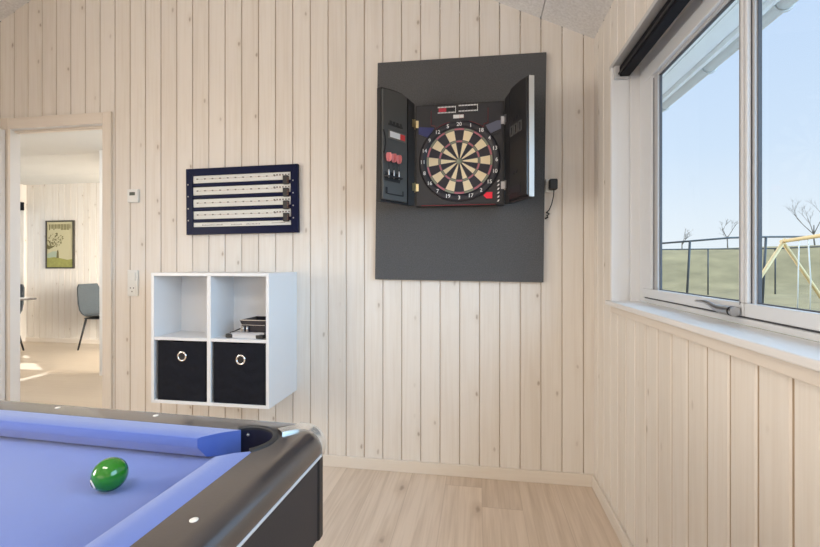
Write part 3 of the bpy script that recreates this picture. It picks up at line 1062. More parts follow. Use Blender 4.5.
dR, yf2 = dart_door(0.143, R(-68.5), -1, 'right door, black and shadowed')
yo2 = yf2 - 0.002
for zc, n_, nm in ((1.868, 3, 'flight_slots'), (1.606, 2, 'flight_slots')):
    bm = bmesh.new()
    for k in range(n_):
        xx = 0.105 + k * 0.032
        prism(bm, [(xx, lb(zc)), (xx + 0.010, lb(zc)), (xx + 0.018, lb(zc + 0.016)), (xx + 0.008, lb(zc + 0.016))], yo2, yf2)
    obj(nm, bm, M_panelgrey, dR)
bm = bmesh.new()
for k in range(3):
    xx = 0.078 + k * 0.044
    bx(bm, (xx, yo2 - 0.001, lb(1.800)), (xx + 0.034, yf2 + 0.001, lb(1.806)))
    bx(bm, (xx, yo2 - 0.001, lb(1.845)), (xx + 0.034, yf2 + 0.001, lb(1.851)))
    bx(bm, (xx, yo2 - 0.001, lb(1.800)), (xx + 0.007, yf2 + 0.001, lb(1.851)))
    bx(bm, (xx + 0.027, yo2 - 0.001, lb(1.800)), (xx + 0.034, yf2 + 0.001, lb(1.851)))
obj('spare_tip_tray', bm, mat('mid grey plastic', (0.11, 0.11, 0.11), 0.45), dR)
bm = bmesh.new()
for x0, x1 in ((0.06, 0.072), (0.178, 0.19)):
    bx(bm, (x0, yo2 - 0.002, lb(1.505)), (x1, yf2 + 0.001, lb(1.555)), 0.002)
bx(bm, (0.072, yo2, lb(1.512)), (0.178, yf2 + 0.001, lb(1.548)), 0.001)
obj('lower_tray', bm, M_panelgrey, dR)
bm = bmesh.new()
bx(bm, (0.248, -0.001, 0.004), (0.2515, 0.025, 0.566), 0.001)
obj('edge_strip', bm, mat('pale edge trim', (0.66, 0.655, 0.64), 0.4), dR)['label'] = 'pale grey edge strip'  # plain pale grey strip, on the right door only
# hinges: two leaves and a knuckle
for hx, sgn, m_ in ((-0.337, -1, M_brass), (0.140, 1, M_dsteel)):
    for zc in (1.915, 1.575):
        bm = bmesh.new()
        z0, z1 = lb(zc - 0.026), lb(zc + 0.026)
        tube(bm, [(lx(hx), fy - 0.009, z0), (lx(hx), fy - 0.009, z1)], 0.006, 10)
        a, b = sorted((lx(hx), lx(hx) - sgn * 0.022))
        bx(bm, (a, fy - 0.006, z0 + 0.006), (b, fy - 0.003, z1 - 0.006), 0.001)
        th = R(-122.9) if sgn < 0 else R(-68.5)
        n_ = Vector((-math.sin(th), math.cos(th), 0)) * (1 if sgn < 0 else -1)
        u_ = Vector((math.cos(th), math.sin(th), 0))
        p0 = Vector((lx(hx), fy - 0.009, 0)) + n_ * 0.006
        q = [p0, p0 + u_ * 0.026, p0 + u_ * 0.026 + n_ * 0.002, p0 + n_ * 0.002]
        prism(bm, [(v_.x, v_.y) for v_ in q], z0 + 0.006, z1 - 0.006, 'Z')
        obj('hinge', bm, m_, cab)

# three darts standing in the holder of the left door
th = R(-122.9)
u_ = Vector((math.cos(th), math.sin(th), 0))
n_ = Vector((-math.sin(th), math.cos(th), 0))
base = Vector((-0.340, CYF - 0.006, 0))
for k, (a_, words) in enumerate(((0.220, 'outermost, at the free edge of the left cabinet door'), (0.184, 'middle of three in the holder on the cabinet door'), (0.147, 'nearest the hinge of the left cabinet door'))):
    p = base + u_ * a_ + n_ * (yf + 0.016)
    d = thing('dart', 'dart with round pink flight, ' + words, 'dart', (p.x, p.y, 1.572), th, 'darts in the cabinet door')
    bm = bmesh.new()
    lathe(bm, [(0.0008, 0.0), (0.0016, 0.022)], n=8)
    obj('point', bm, M_blackmatte, d)
    bm = bmesh.new()
    lathe(bm, [(0.0025, 0.020), (0.0042, 0.026), (0.0040, 0.036), (0.0044, 0.046), (0.0040, 0.056), (0.003, 0.062)], n=12)
    obj('barrel', bm, M_steel, d)
    bm = bmesh.new()
    lathe(bm, [(0.0022, 0.060), (0.0022, 0.104)], n=8)
    obj('shaft', bm, M_blackmatte, d)
    bm = bmesh.new()
    for q in range(4):
        a = q * PI / 2
        pts = [(0.001, 0.100), (0.014, 0.106), (0.0195, 0.118), (0.0195, 0.132), (0.014, 0.143), (0.001, 0.146)]
        ca, sa = math.cos(a), math.sin(a)
        t_ = 0.0006
        v0 = [bm.verts.new((r_ * ca - t_ * sa, r_ * sa + t_ * ca, z_)) for r_, z_ in pts]
        v1 = [bm.verts.new((r_ * ca + t_ * sa, r_ * sa - t_ * ca, z_)) for r_, z_ in pts]
        bm.faces.new(v0)
        bm.faces.new(list(reversed(v1)))
        for i in range(len(pts)):
            j = (i + 1) % len(pts)
            bm.faces.new((v0[j], v0[i], v1[i], v1[j]))
    obj('flight', bm, M_pink, d)

# plug-in adapter with lead
ad = thing('power_adapter', 'small black plug-in adapter with a hanging lead on the wall beside the felt board', 'adapter', (0.386, YB, 1.579))
bm = bmesh.new()
bx(bm, (-0.034, -0.022, -0.036), (0.020, 0.0, 0.034), 0.006, 2)
obj('socket', bm, M_switch, ad)
bm = bmesh.new()
bx(bm, (-0.020, -0.062, -0.028), (0.022, -0.022, 0.028), 0.008, 3)
obj('adapter_body', bm, M_blackmatte, ad)
bm = bmesh.new()
tube(bm, [(0.006, -0.04, -0.024), (0.004, -0.038, -0.06), (-0.004, -0.03, -0.10), (-0.014, -0.016, -0.128), (-0.024, -0.008, -0.140)], 0.0028, 8)
tube(bm, [(-0.03, -0.010, -0.140), (-0.012, -0.008, -0.150), (-0.026, -0.012, -0.158), (-0.020, -0.008, -0.166), (-0.034, -0.006, -0.175)], 0.004, 8)
obj('lead', bm, M_black, ad)

# ------------------------------------------------------------------ score board
SX0, SX1, SZ0, SZ1 = -1.742, -1.0285, 1.3435, 1.7405
SO = Vector(((SX0 + SX1) / 2, YB, (SZ0 + SZ1) / 2))
sb = thing('score_board', 'navy framed billiard score board with white number strips on the gable wall', 'score board', SO)
sb.rotation_euler = (0, R(-0.55), 0)
hw, hh = (SX1 - SX0) / 2, (SZ1 - SZ0) / 2
bm = bmesh.new()
fw = 0.043
for pts in ([(-hw, hh), (hw, hh), (hw - fw, hh - fw), (-hw + fw, hh - fw)], [(hw, hh), (hw, -hh), (hw - fw, -hh + fw), (hw - fw, hh - fw)],
            [(hw, -hh), (-hw, -hh), (-hw + fw, -hh + fw), (hw - fw, -hh + fw)], [(-hw, -hh), (-hw, hh), (-hw + fw, hh - fw), (-hw + fw, -hh + fw)]):
    prism(bm, pts, -0.028, -0.004)
bmesh.ops.bevel(bm, geom=bm.edges[:], offset=0.0012, segments=1, affect='EDGES')
obj('frame', bm, M_navy, sb)
bm = bmesh.new()
bx(bm, (-hw + 0.01, -0.014, -hh + 0.01), (hw - 0.01, 0.0, hh - 0.01))
obj('backing', bm, M_navy, sb)
iw = hw - fw
rr = random.Random(4)
strips = [(1.700, 1.6535), (1.629, 1.5815), (1.5565, 1.5085), (1.4845, 1.437)]
for k, (zt, zb) in enumerate(strips):
    zt -= SO.z; zb -= SO.z
    bm = bmesh.new()
    bx(bm, (-iw, -0.020, zb), (iw - 0.004, -0.012, zt), 0.001)
    st = obj('number_strip', bm, M_card, sb)
    bm = bmesh.new()
    zc = (zt + zb) / 2 + 0.002
    for q in range(11):
        xa = -iw + 0.022 + q * (2 * iw - 0.13) / 10
        bx(bm, (xa, -0.0206, zc - 0.004), (xa + 0.012, -0.0199, zc + 0.003), mi=0)
        for p_ in range(4):
            xb = xa + 0.016 + p_ * 0.0085
            bx(bm, (xb, -0.0206, zc - 0.0035), (xb + 0.003, -0.0199, zc + 0.0005), mi=rr.choice((0, 1, 1)))
    for q in range(6):
        xa = iw - 0.11 + q * 0.018
        bx(bm, (xa, -0.0206, zc + 0.000), (xa + 0.010, -0.0199, zc + 0.008), mi=0)
    obj('scale_marks', bm, [M_ink, M_inkred], st)
    # slide rail below the strip, and the slider parked at its right end
    bm = bmesh.new()
    zr = zb - 0.012
    bx(bm, (-iw, -0.024, zr - 0.008), (iw, -0.012, zr + 0.008), 0.002)
    obj('slide_rail', bm, M_navy, sb)
    bm = bmesh.new()
    bx(bm, (iw - 0.044, -0.040, zr - 0.017), (iw - 0.012, -0.020, zr + 0.033), 0.003)
    sl = obj('slider', bm, M_blackpl, sb)
    bm = bmesh.new()
    for q in range(4):
        bx(bm, (iw - 0.011, -0.034, zr - 0.010 + q * 0.009), (iw - 0.009, -0.030, zr - 0.006 + q * 0.009))
        bx(bm, (iw - 0.016, -0.0408, zr - 0.010 + q * 0.009), (iw - 0.0135, -0.0395, zr - 0.006 + q * 0.009))
    obj('slider_ticks', bm, M_inkred, sl)
    for sx in (-hw + 0.014, hw - 0.028):
        bm = bmesh.new()
        lathe(bm, [(0.0045, 0.0), (0.0042, 0.002), (0.0005, 0.0025)], Matrix.Translation((sx, -0.027, zb - 0.008)) @ Matrix.Rotation(R(90), 4, 'X'), 12)
        obj('screw', bm, M_steel, sb)
bm = bmesh.new()
bx(bm, (-iw, -0.020, 1.389 - SO.z), (iw - 0.004, -0.012, 1.416 - SO.z), 0.001)
st = obj('title_strip', bm, M_card, sb)
zc = 1.402 - SO.z
for x0, x1, n_ in ((-0.255, -0.12, 14), (-0.065, 0.005, 8), (0.03, 0.12, 10), (0.19, 0.275, 0)):
    bm = bmesh.new()
    for q in range(n_):
        xa = x0 + (x1 - x0) * q / n_
        h_ = rr.choice((0.003, 0.0045, 0.006))
        bx(bm, (xa, -0.0206, zc - 0.004), (xa + (x1 - x0) / n_ * 0.6, -0.0199, zc - 0.004 + h_))
    if n_ == 0:
        bx(bm, (x0, -0.0206, zc), (x1, -0.0199, zc + 0.0025))
    obj('faded_lettering', bm, M_ink, st)

# thermostat and switch
tm = thing('thermostat', 'small white wall thermostat with a dark display beside the door', 'thermostat', (-2.118, YB, 1.588))
bm = bmesh.new()
bx(bm, (-0.038, -0.018, -0.041), (0.038, 0.0, 0.041), 0.005, 3)
obj('housing', bm, M_switch, tm)
bm = bmesh.new()
bx(bm, (-0.020, -0.0188, 0.002), (0.018, -0.0175, 0.022))
obj('display', bm, mat('grey green display', (0.10, 0.11, 0.09), 0.3), tm)
sw = thing('light_switch', 'white light switch with a socket below it, next to the door', 'switch', (-2.124, YB, 1.045))
bm = bmesh.new()
bx(bm, (-0.036, -0.012, -0.081), (0.036, 0.0, 0.081), 0.004, 2)
obj('plate', bm, M_switch, sw)
bm = bmesh.new()
bx(bm, (-0.024, -0.018, 0.014), (0.024, -0.011, 0.066), 0.003)
obj('rocker', bm, M_switch, sw)
bm = bmesh.new()
bx(bm, (-0.026, -0.014, -0.070), (0.026, -0.011, -0.008), 0.002)
for px, pz in ((-0.011, -0.03), (0.011, -0.03), (0.0, -0.052)):
    lathe(bm, [(0.004, 0.0), (0.004, 0.0008)], Matrix.Translation((px, -0.0142, pz)) @ Matrix.Rotation(R(90), 4, 'X'), 12, 1)
obj('socket', bm, [M_switch, M_ink], sw)

# ------------------------------------------------------------------ cube shelf on the wall
HX0, HX1, HY0, HZ0, HZ1 = -1.717, -1.046, 2.014, 0.427, 1.118
HO = Vector(((HX0 + HX1) / 2, YB, HZ0))
sh = thing('cube_shelf', 'white wall-hung cube shelf with four compartments under the score board', 'shelf', HO)
W2, DP, HT = (HX1 - HX0) / 2, YB - HY0, HZ1 - HZ0
pt = 0.017
for sx in (-1, 1):
    bm = bmesh.new()
    a, b = sorted((sx * W2, sx * (W2 - pt)))
    bx(bm, (a, -DP, 0), (b, 0, HT), 0.0012)
    obj('side_panel', bm, M_white, sh)
bm = bmesh.new()
bx(bm, (-W2 + pt, -DP, HT - pt), (W2 - pt, 0, HT), 0.0012)
obj('top_panel', bm, M_white, sh)
bm = bmesh.new()
bx(bm, (-W2 + pt, -DP, 0), (W2 - pt, 0, pt), 0.0012)
obj('bottom_panel', bm, M_white, sh)
bm = bmesh.new()
bx(bm, (-0.010, -DP, pt), (0.012, -0.125, HT - pt), 0.0012)
obj('divider', bm, M_white, sh)
ZS = 0.769 - HZ0
for a, b in ((-W2 + pt, -0.010), (0.012, W2 - pt)):
    bm = bmesh.new()
    bx(bm, (a, -DP + 0.002, ZS - 0.008), (b, -0.125, ZS + 0.008), 0.0012)
    obj('shelf_board', bm, M_white, sh)
bm = bmesh.new()
bx(bm, (-W2 + pt, -0.125, pt), (W2 - pt, -0.117, HT - pt))
obj('back_panel', bm, M_white, sh)


def fabric_bin(x0, x1, z0, z1, label, gx, gz):
    cx_ = (x0 + x1) / 2
    b = thing('storage_bin', label, 'storage box', (cx_, 2.12, z0), 0, 'fabric bins in the cube shelf')
    w_, h_ = (x1 - x0) / 2, z1 - z0
    y0, y1 = -0.100, 0.10
    bm = bmesh.new()
    t_ = 0.006
    N = 24
    # front with a slight sag in the cloth
    rows = []
    for i in range(N + 1):
        row = []
        for j in range(N + 1):
            xx = -w_ + 2 * w_ * i / N
            zz = h_ * j / N
            bul = 0.005 * math.sin(PI * i / N) * math.sin(PI * j / N) + 0.0022 * math.sin(zz * 95 + xx * 16 + 2 * math.sin(xx * 30)) * (1 - j / N * 0.6)
            row.append(bm.verts.new((xx, y0 - bul * (0 if i in (0, N) or j in (0, N) else 1), zz - (0.004 * math.sin(PI * i / N) if j == N else 0))))
        rows.append(row)
    for i in range(N):
        for j in range(N):
            f = bm.faces.new((rows[i][j], rows[i + 1][j], rows[i + 1][j + 1], rows[i][j + 1]))
            f.smooth = True
    bx(bm, (-w_, y0 + 0.0005, 0), (w_, y0 + t_, h_ - 0.005))
    bx(bm, (-w_, y1 - t_, 0), (w_, y1, h_))
    bx(bm, (-w_, y0 + 0.001, 0), (-w_ + t_, y1, h_))
    bx(bm, (w_ - t_, y0 + 0.001, 0), (w_, y1, h_))
    bx(bm, (-w_, y0 + 0.001, 0), (w_, y1, t_))
    obj('fabric_body', bm, M_bin, b)
    g = bmesh.new()
    MG = Matrix.Translation((gx, y0 - 0.005, h_ - gz)) @ Matrix.Rotation(R(90), 4, 'X')
    prof = [(0.0175 + 0.0100 * (0.5 + 0.5 * math.cos(a)), 0.005 * math.sin(a)) for a in [2 * PI * k / 10 for k in range(11)]]
    lathe(g, prof, MG, 32, cap=False)
    gr = obj('grommet', g, M_chrome, b)
    g = bmesh.new()
    lathe(g, [(0.0185, 0.0), (0.0180, 0.0012)], MG, 24)
    obj('grommet_hole', g, M_black, gr)


fabric_bin(-1.680, -1.403, HZ0 + pt, 0.757, 'black fabric bin with chrome ring, left compartment below the empty cube', 0.006, 0.078)
fabric_bin(-1.356, -1.068, HZ0 + pt, 0.757, 'black fabric bin with chrome ring, right compartment below the stacked trays', 0.010, 0.084)

# the odds and ends in the upper right cube
SZ = 0.777
cs = thing('flat_case', 'flat silver-white case with black ends lying on the right shelf board', 'case', (-1.187, 2.120, SZ), R(-4))
bm = bmesh.new()
bx(bm, (-0.085, -0.085, 0.0), (0.085, 0.085, 0.024), 0.004, 2)
obj('case_body', bm, mat('silver white plastic', (0.62, 0.62, 0.64), 0.35), cs)
for a, b in ((-0.112, -0.070), (0.065, 0.108)):
    bm = bmesh.new()
    bx(bm, (a, -0.087, 0.002), (b, 0.080, 0.0225), 0.004, 2)
    obj('end_cap', bm, M_blackpl, cs)
bm = bmesh.new()
prism(bm, [(-0.10, 0.024), (0.105, 0.024), (0.105, 0.034), (-0.02, 0.031), (-0.09, 0.027)], -0.075, 0.07)
obj('lid', bm, mat('pale lid', (0.50, 0.50, 0.53), 0.35), cs)
bxo = thing('open_tray', 'black open tray with silver rims stacked on the flat case in the shelf', 'tray', (-1.143, 2.125, SZ + 0.0345), R(-2))
bm = bmesh.new()
bx(bm, (-0.070, -0.085, 0.0), (0.070, 0.075, 0.036), 0.003)
prism(bm, [(-0.066, 0.036), (0.070, 0.036), (0.078, 0.062), (-0.078, 0.062)], -0.085, -0.079)
prism(bm, [(-0.066, 0.036), (0.070, 0.036), (0.078, 0.062), (-0.078, 0.062)], 0.069, 0.075)
prism(bm, [(-0.066, 0.036), (-0.060, 0.036), (-0.072, 0.062), (-0.078, 0.062)], -0.085, 0.075)
prism(bm, [(0.066, 0.036), (0.060, 0.036), (0.072, 0.062), (0.078, 0.062)], -0.085, 0.075)
obj('tray_body', bm, mat('navy black plastic', (0.008, 0.008, 0.018), 0.3), bxo)
bm = bmesh.new()
bx(bm, (-0.069, -0.088, 0.036), (0.065, -0.084, 0.038))
bx(bm, (-0.079, -0.087, 0.060), (0.079, -0.083, 0.0635))
bx(bm, (-0.071, -0.0875, 0.0), (-0.066, -0.084, 0.036))
obj('silver_rim', bm, M_steel, bxo)
bm = bmesh.new()
for xx in (-0.052, -0.030):
    tube(bm, [(xx, -0.093, 0.002), (xx, -0.093, 0.032)], 0.007, 12)
obj('clip', bm, M_dsteel, bxo)
rod = bmesh.new()
tube(rod, [(-1.305, 2.085, SZ + 0.020), (-1.222, 2.19, SZ + 0.062)], 0.0035, 8)
ro = obj('pencil', rod, M_blackmatte)
tag(ro, 'thin dark pencil leaning on the flat case at the left of the black tray', 'pencil')

# ------------------------------------------------------------------ pool table
TO = Vector((-0.296, 0.785, 0.0))
TROT = R(-2.2)
pt_ = thing('pool_table', 'pool table with blue cloth, black rails and chrome corner caps', 'pool table', TO, TROT)
TW, TL = 1.20, 2.10            # outer size
YT = 0.021                     # far edge in table frame
ZR = 0.850                     # top of the rails
RX, RY = 0.072, 0.067          # widths of the black rails
PCX, PCY, PRD = -0.117, -0.085, 0.053   # pocket centre from the far right corner
xR, xLft, yF_, yN = 0.0, -TW, YT, YT - TL
# rail frame seen from above: outer outline with rounded corners and inner outline with pocket bays
CR = 0.046


def corner_map(x, y, cx_, cy_):
    return (cx_ + x * (1 if cx_ >= -TW / 2 else -1), cy_ + y * (1 if cy_ > -TL / 2 else -1))


def quarter():
    """paired (inner, outer normal-start) path of the far right quarter, from the right rail's middle to the far rail's middle"""
    inn, out = [], []
    ylo = YT - TL / 2
    a_s = math.acos((-RX - PCX) / PRD)          # where the bay meets the right rail's inner line
    y_s = PCY - PRD * math.sin(a_s)
    yin = YT - RY
    a_e = PI - math.asin((yin - PCY) / PRD)
    for k in range(6):
        y = ylo + (y_s - ylo) * k / 5
        inn.append((-RX, y)); out.append(((0.0, min(y, YT - CR)), (1, 0)))
    n = 18
    for k in range(1, n):
        a = -a_s + (a_e + a_s) * k / n
        inn.append((PCX + PRD * math.cos(a), PCY + PRD * math.sin(a)))
        f = (k - 1) / (n - 2)
        b = (PI / 2) * f
        out.append(((-CR + CR * math.cos(b), YT - CR + CR * math.sin(b)), (math.cos(b), math.sin(b))))
    x_e = PCX + PRD * math.cos(a_e)
    for k in range(6):
        x = x_e + (-TW / 2 - x_e) * k / 5
        inn.append((x, yin)); out.append(((min(x, -CR), YT), (0, 1)))
    return inn, out


qi, qo = quarter()
inn, out = [], []
cxm, cym = -TW / 2, YT - TL / 2
for sx, sy, rev in ((1, 1, False), (-1, 1, True), (-1, -1, False), (1, -1, True)):
    I = [(cxm + (x - cxm) * sx, cym + (y - cym) * sy) for x, y in qi]
    O_ = [((cxm + (p[0] - cxm) * sx, cym + (p[1] - cym) * sy), (n[0] * sx, n[1] * sy)) for p, n in qo]
    if rev:
        I.reverse(); O_.reverse()
    inn += I[:-1] if True else I
    out += O_[:-1]
N = len(inn)
# section from the outside edge inward: (outward offset, height)
sec = [(-0.004, ZR - 0.043)] + [(-0.024 + 0.033 * math.cos(R(t_)), ZR - 0.033 + 0.033 * math.sin(R(t_))) for t_ in (-17, -5, 8, 21, 34, 47, 60, 75, 90)]
bm = bmesh.new()
cols = []
for k in range(N):
    (ox, oy), (nx, ny) = out[k]
    ring = [bm.verts.new((ox + nx * d, oy + ny * d, z)) for d, z in sec]
    ring.append(bm.verts.new((inn[k][0], inn[k][1], ZR)))
    ring.append(bm.verts.new((inn[k][0], inn[k][1], ZR - 0.043)))
    cols.append(ring)
for k in range(N):
    a, b = cols[k], cols[(k + 1) % N]
    for q in range(len(a)):
        q2 = (q + 1) % len(a)
        try:
            f = bm.faces.new((a[q], b[q], b[q2], a[q2]))
            f.smooth = q < len(sec) - 1
        except ValueError:
            pass
obj('rail_top', bm, M_rail, pt_, smooth=40)
# silver trim line under the rail
bm = bmesh.new()
ol = [(p[0] + n[0] * 0.0078, p[1] + n[1] * 0.0078, ZR - 0.0435) for p, n in out]
tube(bm, ol, 0.0026, 8, closed=True)
obj('trim_line', bm, mat('bright trim', (0.80, 0.80, 0.81), 0.3, metal=0.3), pt_)
YC = YT - 0.016             # the cabinet stands a little back under the rail
# cabinet sides
bm = bmesh.new()
zb, zt = 0.640, ZR - 0.043
for lo, hi in (((-0.022, yN + 0.01, zb), (-0.004, YC - 0.01, zt)), ((-TW + 0.004, yN + 0.01, zb), (-TW + 0.022, YC - 0.01, zt)),
               ((-TW + 0.022, YC - 0.022, zb), (-0.022, YC - 0.004, zt)), ((-TW + 0.022, yN + 0.004, zb), (-0.022, yN + 0.022, zt))):
    bx(bm, lo, hi, 0.001)
obj('cabinet_side', bm, M_apron, pt_)
for sx in (0, 1):
    for sy in (0, 1):
        bm = bmesh.new()
        cx_ = -0.0005 if sx == 0 else -TW + 0.0005
        dx = -0.022 if sx == 0 else 0.022
        cy_ = YC - 0.0005 if sy == 0 else yN + 0.0005
        dy = -0.022 if sy == 0 else 0.022
        a, b = sorted((cx_, cx_ + dx)); c_, d_ = sorted((cy_, cy_ + dy))
        bx(bm, (a, c_, zb - 0.004), (b, d_, zt), 0.005, 3)
        obj('corner_post', bm, M_blackpl, pt_)
# bed
bm = bmesh.new()
bx(bm, (-TW + 0.03, yN + 0.03, 0.776), (-0.03, YT - 0.03, 0.7995))
ZBED = 0.800
# cloth sheet with round cut-outs at the corner pockets
bed = obj('slate_bed', bm, M_pocket, pt_)
bm = bmesh.new()
pts = []
bi = []
for (sx, sy, rev) in ((1, 1, False), (-1, 1, True), (-1, -1, False), (1, -1, True)):
    q = []
    for k in range(13):
        a = R(-60) - R(210) * k / 12      # concave arc on the play side of the pocket
        q.append((PCX + 0.057 * math.cos(a), PCY + 0.057 * math.sin(a)))
    q = [(cxm + (x - cxm) * sx, cym + (y - cym) * sy) for x, y in q]
    if rev:
        q.reverse()
    bi += q
vs = [bm.verts.new((x, y, ZBED)) for x, y in bi]
es = [bm.edges.new((vs[i], vs[(i + 1) % len(vs)])) for i in range(len(vs))]
bmesh.ops.triangle_fill(bm, use_beauty=True, use_dissolve=False, edges=es)
obj('bed_cloth', bm, M_cloth, pt_)


def cushion(A0, A1, B0, B1, label=None):
    """A: ends on the rail line, B: ends of the nose; a solid wedge with a vertical nose and an undercut"""
    A0, A1, B0, B1 = [Vector((*p, 0)) for p in (A0, A1, B0, B1)]
    n_ = 24
    bm = bmesh.new()
    inw = ((B0 + B1) / 2 - (A0 + A1) / 2)
    inw.normalize()
    rings = []
    for k in range(n_ + 1):
        f = k / n_
        a = A0.lerp(A1, f); b = B0.lerp(B1, f)
        prof = [(a, ZR - 0.0005), (a.lerp(b, 0.5), ZR + 0.0018), (a.lerp(b, 0.93), ZR + 0.0008), (a.lerp(b, 0.99), ZR - 0.0008), (b, ZR - 0.003), (b - inw * 0.0003, ZR - 0.016), (b - inw * 0.003, ZR - 0.0205), (b - inw * 0.024, ZBED + 0.006), (a, ZBED + 0.002)]
        rings.append([bm.verts.new((p.x, p.y, z)) for p, z in prof])
    for k in range(n_):
        for q in range(len(rings[0])):
            q2 = (q + 1) % len(rings[0])
            f = bm.faces.new((rings[k][q], rings[k + 1][q], rings[k + 1][q2], rings[k][q2]))
            f.smooth = True
    bm.faces.new(rings[0]); bm.faces.new(list(reversed(rings[-1])))
    return obj('cushion', bm, M_cloth, pt_, smooth=38)


NW = 0.051
yi = YT - RY
# far cushion, its right end cut for the pocket
cushion((-0.146, yi), (-TW + 0.146, yi), (-0.200, yi - NW), (-TW + 0.200, yi - NW))
cushion((-0.146, cym * 2 - yi), (-TW + 0.146, cym * 2 - yi), (-0.200, cym * 2 - yi + NW), (-TW + 0.200, cym * 2 - yi + NW))
cushion((-RX, -0.124), (-RX, 2 * cym + 0.124), (-RX - NW, -0.160), (-RX - NW, 2 * cym + 0.160))
cushion((-TW + RX, -0.124), (-TW + RX, 2 * cym + 0.124), (-TW + RX + NW, -0.160), (-TW + RX + NW, 2 * cym + 0.160))
# pockets: cup and rim
for sx, sy in ((1, 1), (-1, 1), (-1, -1), (1, -1)):
    px, py = cxm + (PCX - cxm) * sx, cym + (PCY - cym) * sy
    # arc on the rail side
    M_ = lambda a, r_: (cxm + (PCX + r_ * math.cos(a) - cxm) * sx, cym + (PCY + r_ * math.sin(a) - cym) * sy)
    arc = [R(-46) + R(177) * k / 26 for k in range(27)]
    bm = bmesh.new()
    for k in range(26):
        P4 = []
        for a in (arc[k], arc[k + 1]):
            P4.append([bm.verts.new((*M_(a, r_), z_)) for r_, z_ in ((0.0530, ZR - 0.10), (0.0522, ZR - 0.004), (0.0512, ZR + 0.001), (0.0528, ZR + 0.0030), (0.0590, ZR + 0.0030), (0.0618, ZR + 0.0014), (0.0625, ZR - 0.0005), (0.0560, ZR - 0.0005), (0.0565, ZR - 0.10))])
        for q in range(9):
            f = bm.faces.new((P4[0][q], P4[1][q], P4[1][(q + 1) % 9], P4[0][(q + 1) % 9]))
            f.material_index = 1 if q in (0, 7, 8) else 0
        if k == 0:
            bm.faces.new(P4[0])
        if k == 25:
            bm.faces.new(list(reversed(P4[1])))
    bmesh.ops.remove_doubles(bm, verts=bm.verts[:], dist=1e-5)
    pk = obj('pocket_rim', bm, [M_blackmatte, M_pocket], pt_, smooth=35)
    bm = bmesh.new()
    lathe(bm, [(0.055, 0.0), (0.056, 0.122), (0.053, 0.122), (0.052, 0.004), (0.0005, 0.003)], Matrix.Translation((px, py, ZR - 0.175)), 32)
    obj('pocket_cup', bm, M_pocket, pk)
    bm = bmesh.new()
    a = R(172)
    lathe(bm, [(0.003, 0.0), (0.0025, 0.002), (0.0005, 0.0025)], Matrix.Translation((*M_(R(112), 0.0515), ZR - 0.012)) @ Matrix.Rotation(R(90), 4, 'X'), 12)
    obj('rivet', bm, M_steel, pk)
# chrome corner caps: follow the rounded rail section, with a tongue to the pocket
for ci, (sx, sy) in enumerate(((1, 1), (-1, 1), (-1, -1), (1, -1))):
    F2 = lambda x, y: (cxm + (x - cxm) * sx, cym + (y - cym) * sy)
    bm = bmesh.new()
    rings = []
    under = [(d - 0.003, z - 0.003) for d, z in sec[1:]]
    capsec = [(d + 0.0034 * math.cos(R(max(0, t_))), z + 0.0036 * math.sin(R(max(0, t_)))) for (d, z), t_ in zip(sec[1:], (-17, -5, 8, 21, 34, 47, 60, 75, 90))]
    for k in range(-1, 14):
        kk = min(max(k, 0), 12)
        edge = k in (-1, 13)                 # turned-down edge of the cap
        b = R(-6) + R(102) * kk / 12
        cx_, cy_ = -CR, YT - CR
        ring = []
        for d, z in (under if edge else capsec):
            r_ = CR + d
            ring.append(bm.verts.new((*F2(cx_ + r_ * math.cos(b), cy_ + r_ * math.sin(b)), z)))
        f = kk / 12
        tx, ty = -0.058 - 0.018 * f, -0.052 + 0.016 * f
        mx_, my_ = cx_ + 0.016 * math.cos(b) - 0.006, cy_ + 0.016 * math.sin(b) - 0.006
        dz = -0.006 if edge else 0.0
        ring.append(bm.verts.new((*F2(mx_, my_), ZR + 0.0040 + dz)))
        ring.append(bm.verts.new((*F2(tx, ty), ZR + 0.0046 + dz)))
        rings.append(ring)
    for k in range(14):
        for q in range(len(rings[0]) - 1):
            f = bm.faces.new((rings[k][q], rings[k + 1][q], rings[k + 1][q + 1], rings[k][q + 1]))
            f.smooth = True
    cp = obj('corner_cap', bm, M_chromew, pt_, smooth=50)
    bm = bmesh.new()
    tube(bm, [(*F2(-CR + (CR + 0.0070) * math.cos(b), YT - CR + (CR + 0.0070) * math.sin(b)), ZR - 0.043) for b in [R(-6) + R(102) * k / 12 for k in range(13)]], 0.0038, 8)
    obj('cap_bead', bm, M_chrome, cp)
# rail sights
for x, y in ((-0.363, YT - 0.034), (-0.611, YT - 0.034), (-0.86, YT - 0.034), (-0.036, -0.314), (-0.036, -0.62), (-0.036, -1.3), (-0.036, -1.65)):
    bm = bmesh.new()
    lathe(bm, [(0.0052, -0.001), (0.0052, 0.0006), (0.004, 0.0011), (0.0005, 0.0012)], Matrix.Translation((x, y, ZR)), 18)
    obj('rail_sight', bm, M_ivory, pt_)
# legs
for x in (-0.13, -TW + 0.13):
    for y in (YT - 0.15, yN + 0.15):
        bm = bmesh.new()
        bx(bm, (x - 0.05, y - 0.05, 0.02), (x + 0.05, y + 0.05, 0.70), 0.006)
        lg = obj('leg', bm, M_apron, pt_)
        bm = bmesh.new()
        lathe(bm, [(0.035, 0.0), (0.035, 0.015), (0.015, 0.022)], Matrix.Translation((x, y, 0)), 20)
        obj('levelling_foot', bm, M_blackpl, lg)

# green ball with a white number spot
bl_ = thing('pool_ball', 'green pool ball with a white number spot on the blue cloth', 'ball', (-0.585, 0.599, ZBED + 0.0256))
bm = bmesh.new()
bmesh.ops.create_uvsphere(bm, u_segments=48, v_segments=32, radius=0.0256)
for f in bm.faces:
    f.smooth = True
obj('ball_body', bm, M_ballgreen, bl_)
